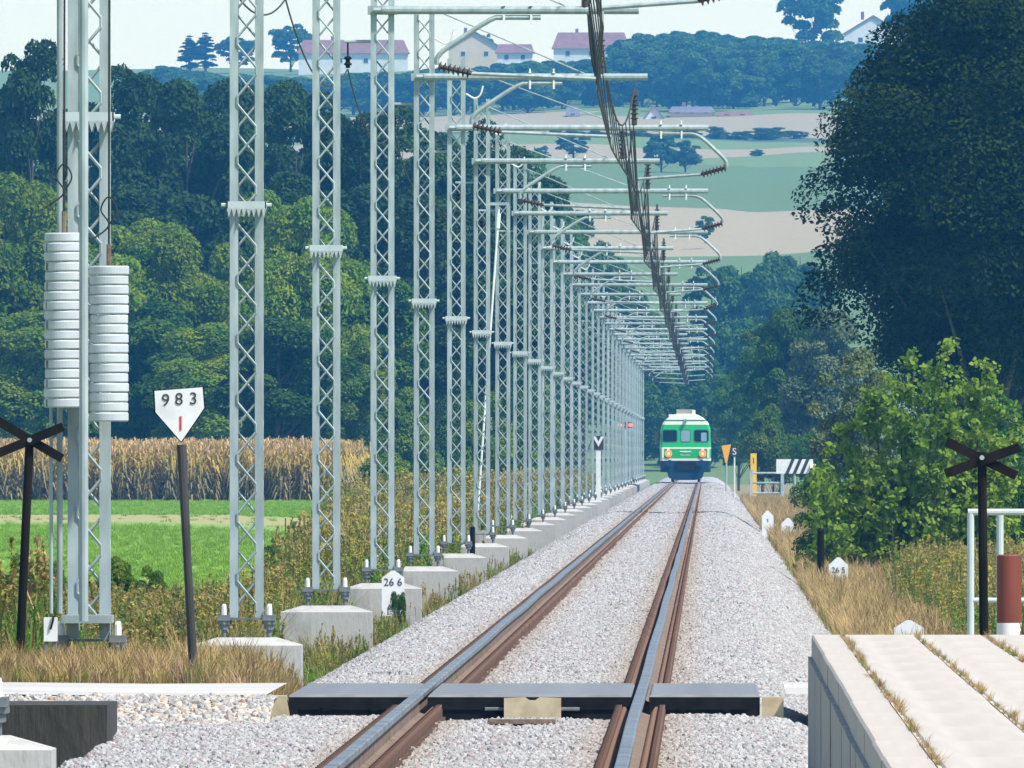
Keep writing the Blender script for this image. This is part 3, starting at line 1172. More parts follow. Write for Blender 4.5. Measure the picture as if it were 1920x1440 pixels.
# small black stake near the sixth footing
a = at(886, 1037, 440)
sk = thing('cable_stake', 'short black cable stake standing by the concrete footings', 'stake', (a.x, 440, -0.8))
MB().tube([(0, 0, 0), (0, 0, 1.02)], 0.05, 10).build('shaft', BLACK, sk)
MB().tube([(0, 0, 1.02), (0, 0, 1.05)], [0.055, 0.03], 10).build('cap', BLACK, sk)

# far right group: yellow post, gate, striped board, orange funnel board, S board
d = 1090.0
sc_ = d / F
yp = thing('yellow_post', 'tall yellow marker post beside the grey field gate', 'post', (xat(1413, d), d, -0.80))
zt = at(0, 850, d).z + 0.80
MB().box(-0.14, 0.14, -0.1, 0.1, -0.2, zt).build('shaft', YELLOW, yp)
text_part('1', 0.4, (0, -0.11, zt - 0.35), BLKTXT, yp, 1, 0.004)
d = 1080.0
gx0, gx1 = xat(1409, d), xat(1467, d)
gt = thing('field_gate', 'grey three bar metal gate beside the bushes', 'gate', (gx0, d, -0.8))
zt = at(0, 885, d).z + 0.8
W_ = gx1 - gx0
MB().box(-0.08, 0.06, -0.08, 0.08, -0.1, zt + 0.1).build('post', CONC, gt)
MB().box(W_ - 0.08, W_ + 0.08, -0.08, 0.08, -0.1, zt + 0.02).build('post', GALV, gt)
for f_ in (0.97, 0.68, 0.38):
    MB().tube([(0, 0, zt * f_), (W_, 0, zt * f_)], 0.045, 6).build('bar', GALV, gt)
d = 1060.0
sb_ = thing('striped_board', 'white board with slanting black stripes above the gate', 'sign', (xat(1490, d), d, -0.8))
hw = (1525 - 1456) / 2 * d / F
z0, z1 = at(0, 888, d).z + 0.8, at(0, 861, d).z + 0.8
brd = MB().box(-hw, hw, -0.03, 0.03, z0, z1).build('board', WHITE, sb_)
for fx in (-0.35, 0.05, 0.45):
    MB().prism([(hw * fx - 0.14, z0), (hw * fx + 0.02, z0), (hw * fx + 0.3, z1), (hw * fx + 0.14, z1)], -0.036, -0.031).build('stripe', BLKTXT, brd)
MB().tube([(hw * 0.85, -0.05, (z0 + z1) / 2 - 0.1), (hw * 1.15, -0.05, (z0 + z1) / 2 - 0.1)], 0.2, 10).build('reflector', WHITE, sb_)
MB().tube([(0, 0.05, -0.1), (0, 0.05, z0 + 0.2)], 0.05, 8).build('post', GALV, sb_)
d = 1180.0
fb = thing('warning_board', 'orange wedge shaped board on pole beside the railcar', 'sign', (xat(1361, d), d, -0.8))
z0, z1 = at(0, 868, d).z + 0.8, at(0, 833, d).z + 0.8
MB().prism([(-0.02, z0), (0.06, z0), (0.26, z1), (-0.22, z1 - 0.08)], -0.03, 0.03).build('board', ORANGE, fb)
MB().tube([(0.02, 0.05, -0.1), (0.02, 0.05, z0 + 0.3)], 0.05, 8).build('pole', GALV, fb)
d = 1150.0
ss = thing('letter_sign', 'small round black sign with white S beside the orange board', 'sign', (xat(1377, d), d, -0.8))
zc = at(0, 847, d).z + 0.8
MB().tube([(0, -0.05, zc), (0, -0.02, zc)], 0.235, 20).build('disc', BLKTXT, ss)
text_part('S', 0.46, (0, -0.055, zc), WHITE, ss, 1, 0.004)
MB().tube([(0, 0, -0.1), (0, 0, zc)], 0.04, 8).build('pole', WHITE, ss)

# far left: V marker post and red signals
d = 905.0
vm = thing('marker_board', 'small white V shaped marker board on white post between the masts', 'sign', (xat(1122, d), d, -0.7))
zc = at(0, 828, d).z + 0.7
for s in (-1, 1):
    MB().prism([(0, zc - 0.2), (s * 0.22, zc + 0.2), (s * 0.10, zc + 0.2), (0, zc)] if s > 0 else [(0, zc), (-0.10, zc + 0.2), (-0.22, zc + 0.2), (0, zc - 0.2)], -0.05, -0.03).build('wing', WHITE, vm)
MB().box(-0.2, 0.2, -0.02, 0.0, zc - 0.32, zc + 0.22).build('backing', BLKTXT, vm)
MB().box(-0.09, 0.09, 0.0, 0.1, -0.3, zc - 0.25).build('post', WHITE, vm)
d = 1290.0
sgn = thing('light_signal', 'railway light signal with two red lamps among the far masts', 'signal', (xat(1172, d), d, -0.7))
zc = at(0, 797, d).z + 0.7
REDL = mat('red_lamp', (1.0, 0.05, 0.04), emit=4.0)
MB().tube([(0, 0, -0.3), (0, 0, zc)], 0.06, 8).build('post', GALV, sgn)
MB().box(-0.36, 0.36, -0.08, 0.08, zc - 0.15, zc + 0.15).build('head', BLKTXT, sgn)
for s in (-0.28, 0.28):
    MB().tube([(s, -0.12, zc), (s, -0.07, zc)], 0.1, 12).build('lamp', REDL, sgn)

# ------------------------------------------------------------------ railcar
d = 1333.0
tr = thing('railcar', 'green and cream railcar with lit orange headlamps coming along the track', 'train', (TC, d, 0))
GREEN = mat('railcar_green', (0.01, 0.36, 0.08), rough=0.35)
CRM = mat('railcar_cream', (0.72, 0.70, 0.58), rough=0.4)
NAVY = mat('railcar_navy', (0.004, 0.03, 0.065), rough=0.6)
NAVY.node_tree.nodes['Principled BSDF'].inputs['Specular IOR Level'].default_value = 0.2
DGREEN = mat('railcar_dark_green', (0.02, 0.14, 0.08), rough=0.4)
GLASS = mat('dark_window_glass', (0.004, 0.009, 0.018), rough=0.3)
GLASS.node_tree.nodes['Principled BSDF'].inputs['Specular IOR Level'].default_value = 0.15
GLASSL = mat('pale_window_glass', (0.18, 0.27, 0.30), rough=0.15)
ROOFB = mat('railcar_roof_box', (0.30, 0.27, 0.25), rough=0.8)
HEADL = mat('headlamp_glow', (1.0, 0.10, 0.02), emit=1.6)
HEADC = mat('headlamp_core', (1.0, 0.55, 0.2), emit=2.5)


def hwid(z):
    return float(np.interp(z, [0.3, 0.55, 1.2, 2.0, 3.0, 3.3, 3.5, 3.65, 3.8, 3.9], [1.38, 1.43, 1.45, 1.46, 1.42, 1.33, 1.18, 1.0, 0.72, 0.4]))


def band(zs, m_, name, inset=0.0, parent=tr):
    secs = [(0.0, 0.90), (0.06, 0.955), (0.2, 0.985), (0.6, 1.0), (25.0, 1.0), (50.0, 1.0)]
    mb = MB()
    nz_ = len(zs)
    rows = []
    for yy, k in secs:
        # nose leans back a little above the waist
        rows.append([[(s * hwid(z) * k, yy + max(0, z - 1.9) * 0.16 if yy < 1 else yy, z) for z in zs] for s in (-1, 1)])
    V, Fs = [], []
    for r_ in rows:
        for side in r_:
            V += side
    for i in range(len(secs) - 1):
        for s in (0, 1):
            for j in range(nz_ - 1):
                a0 = (i * 2 + s) * nz_ + j
                b0_ = ((i + 1) * 2 + s) * nz_ + j
                Fs.append((a0, a0 + 1, b0_ + 1, b0_) if s == 0 else (a0, b0_, b0_ + 1, a0 + 1))
    for j in range(nz_ - 1):
        Fs.append((j, nz_ + j, nz_ + j + 1, j + 1))
        e = (len(secs) - 1) * 2 * nz_
        Fs.append((e + j, e + j + 1, e + nz_ + j + 1, e + nz_ + j))
    # top and bottom lids
    for jj in (0, nz_ - 1):
        for i in range(len(secs) - 1):
            Fs.append(((i * 2) * nz_ + jj, (i * 2 + 1) * nz_ + jj, (i * 2 + 3) * nz_ + jj, (i * 2 + 2) * nz_ + jj))
    mb.add(V, Fs)
    return mb.build(name, m_, parent)


band([0.55, 0.8, 1.198], NAVY, 'skirt')
band([1.2, 1.33], CRM, 'lower_stripe')
lowp = band([1.332, 1.6, 1.878], GREEN, 'lower_panel')
band([1.88, 1.96], CRM, 'waist_stripe')
upp = band([1.962, 2.3, 2.7, 3.0, 3.25], GREEN, 'upper_panel')
band([3.252, 3.35, 3.44], CRM, 'roof_stripe')
band([3.442, 3.52], DGREEN, 'thin_stripe')
roof = band([3.522, 3.65, 3.8, 3.88], CRM, 'roof')


def fy(z):
    return max(0, z - 1.9) * 0.16


def panel(x0, x1, z0, z1, m_, name, parent, off=0.015, r=0.08):
    pts = []
    for cx_, cz_, a0 in ((x1 - r, z0 + r, -90), (x1 - r, z1 - r, 0), (x0 + r, z1 - r, 90), (x0 + r, z0 + r, 180)):
        for k in range(4):
            an = R(a0 + k * 30)
            pts.append((cx_ + r * math.cos(an), cz_ + r * math.sin(an)))
    n = len(pts)
    vs = [(x, fy(z) - off, z) for x, z in pts] + [(x, fy(z) + 0.05, z) for x, z in pts]
    fs = [tuple(range(n))] + [(i, n + i, n + (i + 1) % n, (i + 1) % n) for i in range(n)]
    return MB().add(vs, fs).build(name, m_, parent)


for x0, x1, g in ((-1.28, -0.5, GLASS), (-0.25, 0.25, GLASSL), (0.5, 1.28, GLASS)):
    fr_ = panel(x0 - 0.05, x1 + 0.05, 2.24, 2.98, DGREEN, 'window_frame', tr, 0.012, 0.13)
    panel(x0, x1, 2.29, 2.93, g, 'pane', fr_, 0.02, 0.1)
panel(0.88, 1.2, 2.3, 2.8, GLASSL, 'painted_reflection', tr, 0.028, 0.05)  # window reflection painted as a pale pane over the dark glass
for s in (-1, 1):
    MB().box(s * 1.29 - 0.06, s * 1.29 + 0.06, -0.02, 0.04, 1.34, 1.87).build('corner_post', CRM, tr)
    mi_ = MB().box(s * 1.64 - 0.11, s * 1.64 + 0.11, 0.3, 0.45, 2.32, 2.85).build('mirror', BLKTXT, tr)
    MB().tube([(s * 1.4, 0.4, 2.6), (s * 1.6, 0.4, 2.6)], 0.03, 6).build('bracket', BLKTXT, mi_)
    h_ = MB().tube([(s * 0.97, -0.09, 1.6), (s * 0.97, 0.02, 1.6)], [0.17, 0.2], 16).build('headlamp', HEADL, tr)
    MB().tube([(s * 0.97, -0.11, 1.6), (s * 0.97, -0.095, 1.6)], 0.055, 12).build('bulb', HEADC, h_)
    MB().box(s * 0.97 - 0.07, s * 0.97 + 0.07, -0.03, 0.02, 1.78, 1.88).build('tail_lamp', CRM, tr)
    MB().tube([(s * 0.9, -0.35, 1.05), (s * 0.9, 0.1, 1.05)], [0.2, 0.12], 14).build('buffer', NAVY, tr)
    MB().box(s * 0.7525 - 0.07, s * 0.7525 + 0.07, 2.4, 3.3, 0.02, 0.7).build('wheel_guard', BLKTXT, tr)
# winged emblem and number
mb = MB()
mb.tube([(0, -0.03, 1.72), (0, 0.0, 1.72)], 0.055, 10)
mb.prism([(-0.36, 1.70), (-0.05, 1.675), (-0.05, 1.745), (-0.30, 1.755)], -0.025, 0)
mb.prism([(0.05, 1.675), (0.36, 1.70), (0.30, 1.755), (0.05, 1.745)], -0.025, 0)
mb.build('winged_emblem', CRM, tr)
FADED = mat('faded_lettering', (0.30, 0.52, 0.36))
for k in range(6):   # number row worn beyond reading
    xk = -0.25 + k * 0.1
    MB().box(xk - 0.03, xk + 0.03, -0.012, 0.002, 1.47 + 0.02 * (k % 2), 1.59 - 0.02 * (k % 3)).build('worn_number_mark', FADED, tr)
MB().tube([(0, -0.04, 3.47), (0, 0.3, 3.47)], 0.10, 10).build('top_lamp', GLASSL, tr)
MB().box(-0.52, 0.5, 1.0, 4.0, 3.86, 4.12).build('roof_unit', ROOFB, tr)
MB().box(0.38, 0.56, 0.6, 0.9, 3.80, 4.08).build('horn', CRM, tr)
MB().box(-0.95, -0.6, 0.7, 3.0, 3.55, 3.84).build('roof_pod', CRM, tr)
MB().box(-0.52, 0.58, -0.12, 0.05, 0.68, 1.15).build('coupler_box', RUBBER, tr)
MB().prism([(-1.05, 0.56), (-0.95, 0.22), (-0.55, 0.10), (0.55, 0.10), (0.95, 0.22), (1.05, 0.56)], -0.05, 0.25).build('snow_plough', NAVY, tr)
for k in range(4):
    for s in (-1, 1):
        yy = (2.6, 4.9, 20.0, 22.3)[k]
        MB().tube([(s * 0.68, yy, 0.46), (s * 0.82, yy, 0.46)], 0.46, 18).build('wheel', BLKTXT, tr)
MB().box(-1.0, 1.0, 1.0, 49.0, 0.35, 0.6).build('underframe', BLKTXT, tr)
# the side windows
for s in (-1, 1):
    for i in range(10):
        MB().box(s * 1.455 - 0.012, s * 1.455 + 0.012, 3.0 + i * 4.5, 5.2 + i * 4.5, 2.1, 2.85).build('side_window', GLASS, tr)

# ------------------------------------------------------------------ trees
def leaf_cloud(r, centres, radii, n, size, flat=0.55, out=0.6):
    """leaf quads spread over clump shells"""
    vol = radii ** 2
    ci = r.choice(len(centres), n, p=vol / vol.sum())
    v = r.normal(size=(n, 3))
    v /= np.linalg.norm(v, axis=1)[:, None]
    v[:, 2] = np.where(v[:, 2] < -0.35, -v[:, 2], v[:, 2])
    rad = radii[ci] * (0.66 + 0.38 * r.random(n) ** 0.6)
    P = centres[ci] + v * rad[:, None] * np.array([1, 1, 0.75])
    nrm = v * out + r.normal(size=(n, 3)) * 0.55
    nrm[:, 2] += flat
    nrm /= np.linalg.norm(nrm, axis=1)[:, None]
    t = np.cross(nrm, r.normal(size=(n, 3)))
    t /= np.linalg.norm(t, axis=1)[:, None]
    b = np.cross(nrm, t)
    s = size * (0.6 + 0.8 * r.random(n))[:, None]
    t, b = t * s, b * s * 0.62
    return np.stack([P - t, P - b * 0.9 + t * 0.1, P + t, P + b], 1)


def leaf_mat(name, c1, c2, scale=0.45, tr_=0.25, spread=0.25):
    m = mat(name, c1, c2, rough=0.7, scale=scale, transl=tr_, rnd=((1 - spread, 1 - spread, 1 - spread), (1 + spread, 1 + spread * 0.8, 1.0)), lo=0.4, hi=0.62)
    m.node_tree.nodes['Principled BSDF'].inputs['Specular IOR Level'].default_value = 0.15
    return m


BARK = mat('bark', (0.055, 0.045, 0.035), (0.10, 0.085, 0.07), rough=0.95, scale=6, stretch=(1, 1, 0.2))
LDARK = leaf_mat('dark_foliage', (0.017, 0.048, 0.012), (0.04, 0.088, 0.016))
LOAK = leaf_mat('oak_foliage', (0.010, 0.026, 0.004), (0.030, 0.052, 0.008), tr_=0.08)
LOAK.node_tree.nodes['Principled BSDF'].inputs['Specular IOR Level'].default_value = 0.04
LMID = leaf_mat('mid_foliage', (0.038, 0.11, 0.012), (0.09, 0.175, 0.018), tr_=0.3)
LLIGHT = leaf_mat('light_foliage', (0.095, 0.19, 0.014), (0.20, 0.275, 0.02), tr_=0.35)
LGREY = leaf_mat('grey_green_foliage', (0.085, 0.13, 0.06), (0.16, 0.20, 0.085))
LPOP = leaf_mat('poplar_foliage', (0.19, 0.33, 0.035), (0.32, 0.44, 0.06), tr_=0.4)
LCON = leaf_mat('conifer_foliage', (0.012, 0.035, 0.016), (0.025, 0.055, 0.022))


def make_tree_meshes(seed, h, wid, crown_lo, nclump, nleaf, lsize, trunk_r, gap=0.0, shape='round', limbs=7):
    r = np.random.default_rng(seed)
    # clump centres in an egg shaped crown
    C, RR = [], []
    zc = (h + crown_lo) / 2
    hz = (h - crown_lo) / 2
    while len(C) < nclump:
        p = r.uniform(-1, 1, 3)
        q = np.linalg.norm(p)
        if q > 1 or q < 0.35 * (1 - gap):
            continue
        z = zc + p[2] * hz * 0.88
        f = (z - crown_lo) / (h - crown_lo)
        if shape == 'cone':
            wl = (1 - f) ** 0.9
        elif shape == 'bush':
            wl = min(1.0, 0.75 + 0.5 * f) * (1 - 0.35 * f * f)
        elif shape == 'dome':
            wl = 1.0 - 0.42 * max(0.0, (f - 0.35) / 0.65)
        else:
            wl = 1.0
        C.append((p[0] * wid / 2 * 0.82 * wl, p[1] * wid / 2 * 0.82 * wl, z))
        RR.append(wid * r.uniform(0.07, 0.185) * (0.6 + 0.4 * wl) * (1 - gap * 0.35))
    C, RR = np.array(C), np.array(RR)
    V = leaf_cloud(r, C, RR, nleaf, lsize)
    crown = V
    mb = MB()
    mb.tube([(0, 0, -0.4), (wid * 0.01, 0, h * 0.3), (-wid * 0.01, wid * 0.01, h * 0.6), (0, 0, h * 0.86)],
            [trunk_r, trunk_r * 0.75, trunk_r * 0.45, trunk_r * 0.12], 8)
    for i in r.choice(len(C), min(limbs * 3, len(C)), replace=False):
        c = C[i]
        z0 = max(crown_lo * 0.7, c[2] - np.hypot(c[0], c[1]) * 0.9 - 0.1 * h)
        z0 = min(z0, h * 0.8)
        mid = (c[0] * 0.5, c[1] * 0.5, (z0 + c[2]) / 2 - 0.02 * h)
        mb.tube([(0, 0, z0), mid, tuple(c)], [trunk_r * 0.35, trunk_r * 0.2, trunk_r * 0.06], 5)
    return crown, mb


TREES = {}


def tree_kind(key, leafm, **kw):
    cr, mb = make_tree_meshes(**kw)
    me = quads('crown', cr, leafm)
    tm = bpy.data.meshes.new('trunk')
    tm.from_pydata(mb.v, [], mb.f)
    tm.materials.append(BARK)
    TREES[key] = (me, tm, kw['h'], kw['wid'])


for i in range(3):
    tree_kind(('dark', i), LDARK, seed=20 + i, h=20, wid=11, crown_lo=3.5, nclump=60, nleaf=42000, lsize=0.16, trunk_r=0.3, gap=0.15)
    tree_kind(('light', i), LLIGHT, seed=30 + i, h=16, wid=11, crown_lo=1.5, nclump=70, nleaf=44000, lsize=0.14, trunk_r=0.22)
    tree_kind(('mid', i), LMID, seed=40 + i, h=16, wid=10, crown_lo=2.0, nclump=60, nleaf=38000, lsize=0.15, trunk_r=0.25)
for i in range(2):
    tree_kind(('grey', i), LGREY, seed=50 + i, h=9, wid=7, crown_lo=0.4, nclump=60, nleaf=34000, lsize=0.095, trunk_r=0.14, shape='bush')
    tree_kind(('bush', i), LLIGHT, seed=60 + i, h=4, wid=5, crown_lo=0.1, nclump=40, nleaf=16000, lsize=0.085, trunk_r=0.07, shape='bush')
    tree_kind(('greenbush', i), LMID, seed=66 + i, h=4, wid=5, crown_lo=0.1, nclump=40, nleaf=20000, lsize=0.06, trunk_r=0.07, shape='bush')
    tree_kind(('far', i), LMID, seed=76 + i, h=12, wid=10, crown_lo=1.0, nclump=45, nleaf=9000, lsize=0.30, trunk_r=0.25)
for i in range(2):
    tree_kind(('low', i), LMID, seed=86 + i, h=12, wid=9, crown_lo=-0.5, nclump=60, nleaf=14000, lsize=0.2, trunk_r=0.2, shape='bush')
tree_kind('open', LDARK, seed=71, h=20, wid=10, crown_lo=5, nclump=64, nleaf=24000, lsize=0.16, trunk_r=0.28, gap=0.3)
tree_kind('spruce', LCON, seed=72, h=16, wid=6, crown_lo=1, nclump=90, nleaf=9000, lsize=0.25, trunk_r=0.2, shape='cone')
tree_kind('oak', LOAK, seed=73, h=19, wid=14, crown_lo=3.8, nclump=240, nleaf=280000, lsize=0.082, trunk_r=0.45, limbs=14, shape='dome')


def put_tree(key, x, d, ztop, wid, label, group=None, zb=None, name='tree'):
    cm, tm, h, w_ = TREES[key]
    if zb is None:
        zb = float(ground_z(np.array([x]), np.array([d]))[0])
    t = thing(name, label, 'tree' if 'bush' not in name and 'shrub' not in name else 'bush', (x, d, zb), group)
    a = link('crown', cm, t)
    b = link('trunk', tm, t)
    hh = ztop - zb
    t.scale = (wid / w_, wid / w_, hh / h)
    t.rotation_euler[2] = random.uniform(0, 6.28)
    return t


def tree_px(key, px, top, wpx, d, label, group=None, name='tree'):
    return put_tree(key, xat(px, d), d, at(px, top, d).z, wpx * d / F, label, group, name=name)


# left wood: dark tall row behind, lighter row in front
DL = 'tall dark green tree of the wood behind the maize field'
LL = 'light yellow green tree along the front of the wood behind the maize'
dark_list = [(-20, 170, 330), (30, 190, 300), (140, 230, 300), (215, 100, 300), (285, 130, 310), (350, 150, 320), (420, 190, 320), (495, 112, 300), (555, 180, 260),
             (610, 150, 290), (675, 175, 300), (735, 200, 300), (790, 215, 280), (850, 245, 300), (905, 225, 260), (955, 255, 250), (20, 330, 320), (120, 340, 320), (260, 330, 330), (400, 330, 330), (540, 320, 330), (680, 330, 330), (800, 340, 320)]
for i, (px, top, wp) in enumerate(dark_list):
    d = 1190 + (i * 37) % 90 - (50 if i > 15 else 0)
    tree_px(('dark', i % 3), px, top, wp, d, DL, 'tall dark trees of the left wood')
tree_px('open', 62, 30, 230, 1150, 'tall open crowned tree with bare limbs rising above the wood')
light_list = [(-10, 305, 330), (75, 330, 300), (160, 430, 300), (235, 395, 300), (330, 410, 280), (430, 470, 280), (505, 340, 250), (575, 360, 260), (640, 440, 260), (705, 500, 230),
              (280, 560, 320), (80, 560, 320), (180, 620, 300), (400, 600, 300), (520, 560, 300), (620, 590, 280)]
for i, (px, top, wp) in enumerate(light_list):
    d = 1118 + (i * 23) % 40 - (34 if i > 9 else 0)
    if i in (5, 9, 10, 12, 14):
        tree_px(('mid', i % 3), px, top, wp, d, 'mid green tree among the front trees of the wood behind the maize', 'mid green trees of the left wood')
    else:
        tree_px(('light', i % 3), px, top, wp, d, LL, 'light trees along the left wood')
# trees running along the line behind the masts
row = [(760, 430, 260, 1380), (830, 420, 250, 1420), (890, 330, 240, 1470), (940, 300, 230, 1540), (985, 275, 220, 1600), (1020, 340, 190, 1660), (1060, 370, 170, 1720),
       (1095, 405, 150, 1780), (1130, 440, 140, 1850), (1170, 500, 130, 1900), (1205, 560, 120, 1940), (1245, 620, 120, 1980)]
for i, (px, top, wp, d) in enumerate(row):
    tree_px(('mid' if i % 3 else 'dark', i % 3), px, top, wp, d, 'tree in the row running behind the line of masts', 'trees behind the masts')
for i, (px, top, wp, d) in enumerate([(690, 690, 190, 1180), (770, 730, 150, 1120), (840, 700, 150, 1160), (905, 740, 130, 1100), (965, 690, 120, 1200), (1015, 720, 110, 1250), (1060, 740, 100, 1300),
                                      (720, 850, 150, 900), (800, 870, 120, 860), (870, 880, 110, 820), (940, 860, 100, 950), (1000, 850, 90, 1050)]):
    k_ = ('bush', i % 2) if i % 2 else ('greenbush', i % 2)
    tree_px(k_, px, top, wp, d, 'rounded green shrub growing behind the line of masts', 'shrubs behind the masts', name='shrub')
for i, (px, top, wp, d) in enumerate([(530, 1010, 80, 460), (600, 985, 90, 520), (665, 965, 90, 570), (560, 1040, 60, 430), (725, 960, 80, 640), (640, 1010, 60, 500)]):
    tree_px(('bush' if i % 2 else 'greenbush', i % 2), px, top, wp, d, 'low bright shrub among the golden weeds of the left verge', 'low shrubs of the left verge', name='shrub')
tree_px(('greenbush', 1), 747, 1102, 42, 303, 'small dark green plant growing against a concrete footing', name='shrub')
for i, (px, top, wp, d) in enumerate([(30, 1035, 90, 330), (100, 1045, 70, 340), (215, 1040, 110, 330), (285, 1055, 80, 320)]):
    tree_px(('bush', i % 2), px, top + 8, wp, d, 'low green bush at the near edge of the meadow', 'low bushes at the meadow edge', name='bush')
# behind the railcar and right side
for i, (px, top, wp, d) in enumerate([(1210, 690, 120, 1880), (1250, 720, 110, 1860), (1290, 700, 110, 1870), (1330, 710, 110, 1865), (1228, 640, 110, 1930), (1275, 660, 110, 1935), (1320, 640, 110, 1925), (1365, 690, 110, 1880), (1290, 690, 120, 2010), (1335, 480, 150, 2080), (1390, 460, 160, 2060), (1450, 450, 170, 2050), (1500, 440, 170, 2070), (1360, 600, 130, 1960), (1420, 560, 150, 1930)]):
    tree_px(('low', i % 2), px, top, wp, d, 'blue green tree of the far wood beyond the bend', 'trees of the far wood beyond the bend')
for i, (px, top, wp, d) in enumerate([(1385, 690, 120, 1500), (1430, 620, 130, 1350), (1465, 540, 170, 1200)]):
    tree_px(('mid', i), px, top, wp, d, 'soft green tree standing right of the line beyond the gate', 'trees right of the line')
tree_px(('grey', 0), 1555, 570, 230, 1150, 'grey green bushy tree left of the great dark tree', name='tree')
tree_px(('grey', 1), 1600, 625, 210, 640, 'dusty olive green bush in front of the great dark tree', name='bush')
tree_px(('bush', 0), 1450, 765, 140, 1140, 'bright green round bush behind the striped board', name='bush')
tree_px(('greenbush', 1), 1525, 800, 140, 1125, 'dark green bush behind the gate', name='bush')
# great dark tree
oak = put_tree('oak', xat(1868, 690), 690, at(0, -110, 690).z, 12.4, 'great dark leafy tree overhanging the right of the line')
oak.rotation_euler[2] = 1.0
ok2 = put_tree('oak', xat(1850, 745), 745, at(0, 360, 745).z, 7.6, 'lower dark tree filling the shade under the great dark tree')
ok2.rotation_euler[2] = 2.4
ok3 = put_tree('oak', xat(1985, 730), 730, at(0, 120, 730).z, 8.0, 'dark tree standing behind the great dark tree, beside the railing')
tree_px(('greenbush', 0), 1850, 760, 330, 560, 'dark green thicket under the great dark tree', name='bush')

# light green sapling bush with big leaves, right
r_ = np.random.default_rng(5)
d = 430.0
sc1 = d / F
stems = []
for (px, top) in ((1545, 830), (1590, 800), (1640, 745), (1690, 720), (1730, 700), (1772, 655), (1800, 690), (1835, 735), (1870, 730), (1880, 830), (1715, 668), (1755, 690), (1658, 705), (1850, 690), (1905, 760), (1625, 770), (1520, 900), (1700, 800), (1610, 860), (1780, 800), (1560, 930), (1660, 900), (1740, 880), (1840, 880), (1530, 970), (1600, 960)):
    stems.append((xat(px, d), at(px, top, d).z))
sx = xat(1690, d)
zb = -0.95
sap = thing('poplar_sapling', 'bright light green sapling thicket with large leaves beside the ballast', 'bush', (sx, d, zb))
mb = MB()
Lv = []
for (x, zt) in stems:
    ty = r_.uniform(-0.8, 0.8)
    bx_ = (x - sx) * 0.72
    p0 = Vector((bx_, ty * 0.4, -0.1))
    p1 = Vector((x - sx, ty, zt - zb))
    mid = p0.lerp(p1, 0.5) + Vector((r_.uniform(-0.1, 0.1), 0, 0.1))
    mb.tube([p0, mid, p1], [0.022, 0.015, 0.005], 5)
    nt_ = int(17 * (zt - zb) / 2.5)
    for k in range(nt_):
        t = 0.10 + 0.9 * r_.random()
        c = p0.lerp(p1, t)
        ang = r_.uniform(0, 6.28)
        ln = 0.16 + r_.uniform(0.25, 0.75) * (1.05 - t)
        e_ = c + Vector((math.cos(ang) * ln, math.sin(ang) * ln, ln * r_.uniform(0.1, 0.9)))
        mb.tube([c, e_], [0.006, 0.003], 4, caps=False)
        for q in range(int(24 + 26 * ln)):
            u_ = r_.uniform(0.1, 1.08)
            Lv.append(c.lerp(e_, u_) + Vector(r_.normal(0, 0.06, 3)))
    for k in range(40):
        Lv.append(p0.lerp(p1, r_.uniform(0.55, 1.03)) + Vector(r_.normal(0, 0.05, 3)))
mb.build('stems', BARK, sap)
Lv = np.array(Lv)
n = len(Lv)
nrm = r_.normal(size=(n, 3)) * 1.2 + np.array([0.25, -0.3, 0.45])
nrm /= np.linalg.norm(nrm, axis=1)[:, None]
t = np.cross(nrm, r_.normal(size=(n, 3)))
t /= np.linalg.norm(t, axis=1)[:, None]
b = np.cross(nrm, t)
s = (0.047 * (0.55 + 0.8 * r_.random(n)))[:, None]
V = np.stack([Lv - t * s * 1.1, Lv - t * s * 0.35 - b * s * 0.85, Lv + t * s * 0.45 - b * s * 0.55, Lv + t * s * 1.25, Lv + t * s * 0.45 + b * s * 0.55, Lv - t * s * 0.35 + b * s * 0.85], 1)
link('foliage', quads('foliage', V, LPOP, 6), sap)
for i, (px, top, wp, dd) in enumerate([(1545, 880, 170, 455), (1650, 850, 210, 470), (1780, 860, 230, 480), (1890, 850, 150, 470)]):
    tree_px(('greenbush', i % 2), px, top, wp, dd, 'dark green leafy shrub growing among the bright saplings', 'shrubs among the saplings', name='shrub')

# ------------------------------------------------------------------ hillside: woods, houses
HL = 'hazy blue tree of the wood on the far hillside'
n = 0
tries = 0
placed = []
while n < 285 and tries < 9000:
    tries += 1
    px = random.uniform(300, 1720)
    dd = random.uniform(3840, 4460)
    X = xat(px, dd)
    if any((X - q[0]) ** 2 + ((dd - q[1]) * 0.3) ** 2 < 20 for q in placed):
        continue
    zb = float(ground_z(np.array([X]), np.array([dd]))[0])
    lim = np.interp(px, [300, 430, 560, 800, 1000, 1160, 1200, 1300, 1450, 1560, 1700], [120, 135, 140, 128, 112, 108, 60, 52, 68, 72, 78]) + random.uniform(0, 14)
    h = min(random.uniform(7.0, 12.0), at(px, lim, dd).z - zb)
    if h < 4:
        continue
    placed.append((X, dd))
    put_tree(('far', n % 2), X, dd, zb + h, random.uniform(8.5, 13), HL, 'trees of the wood on the far hillside', zb=zb - 0.5)
    n += 1
for (px, top, wp, by, lab) in ((1075, 243, 72, 297, 'round blue bush alone in the far field'), (1240, 250, 75, 318, 'broad dark blue tree in the far fields'),
                               (1285, 262, 70, 318, 'smaller blue tree beside the broad one in the far fields'), (1322, 404, 46, 466, 'small dark tree alone in the pale far field'),
                               (1420, 280, 34, 294, 'tiny dark bush at the edge of the far stubble')):
    tree_px(('far', 0), px, top, wp, d_base(by), lab)
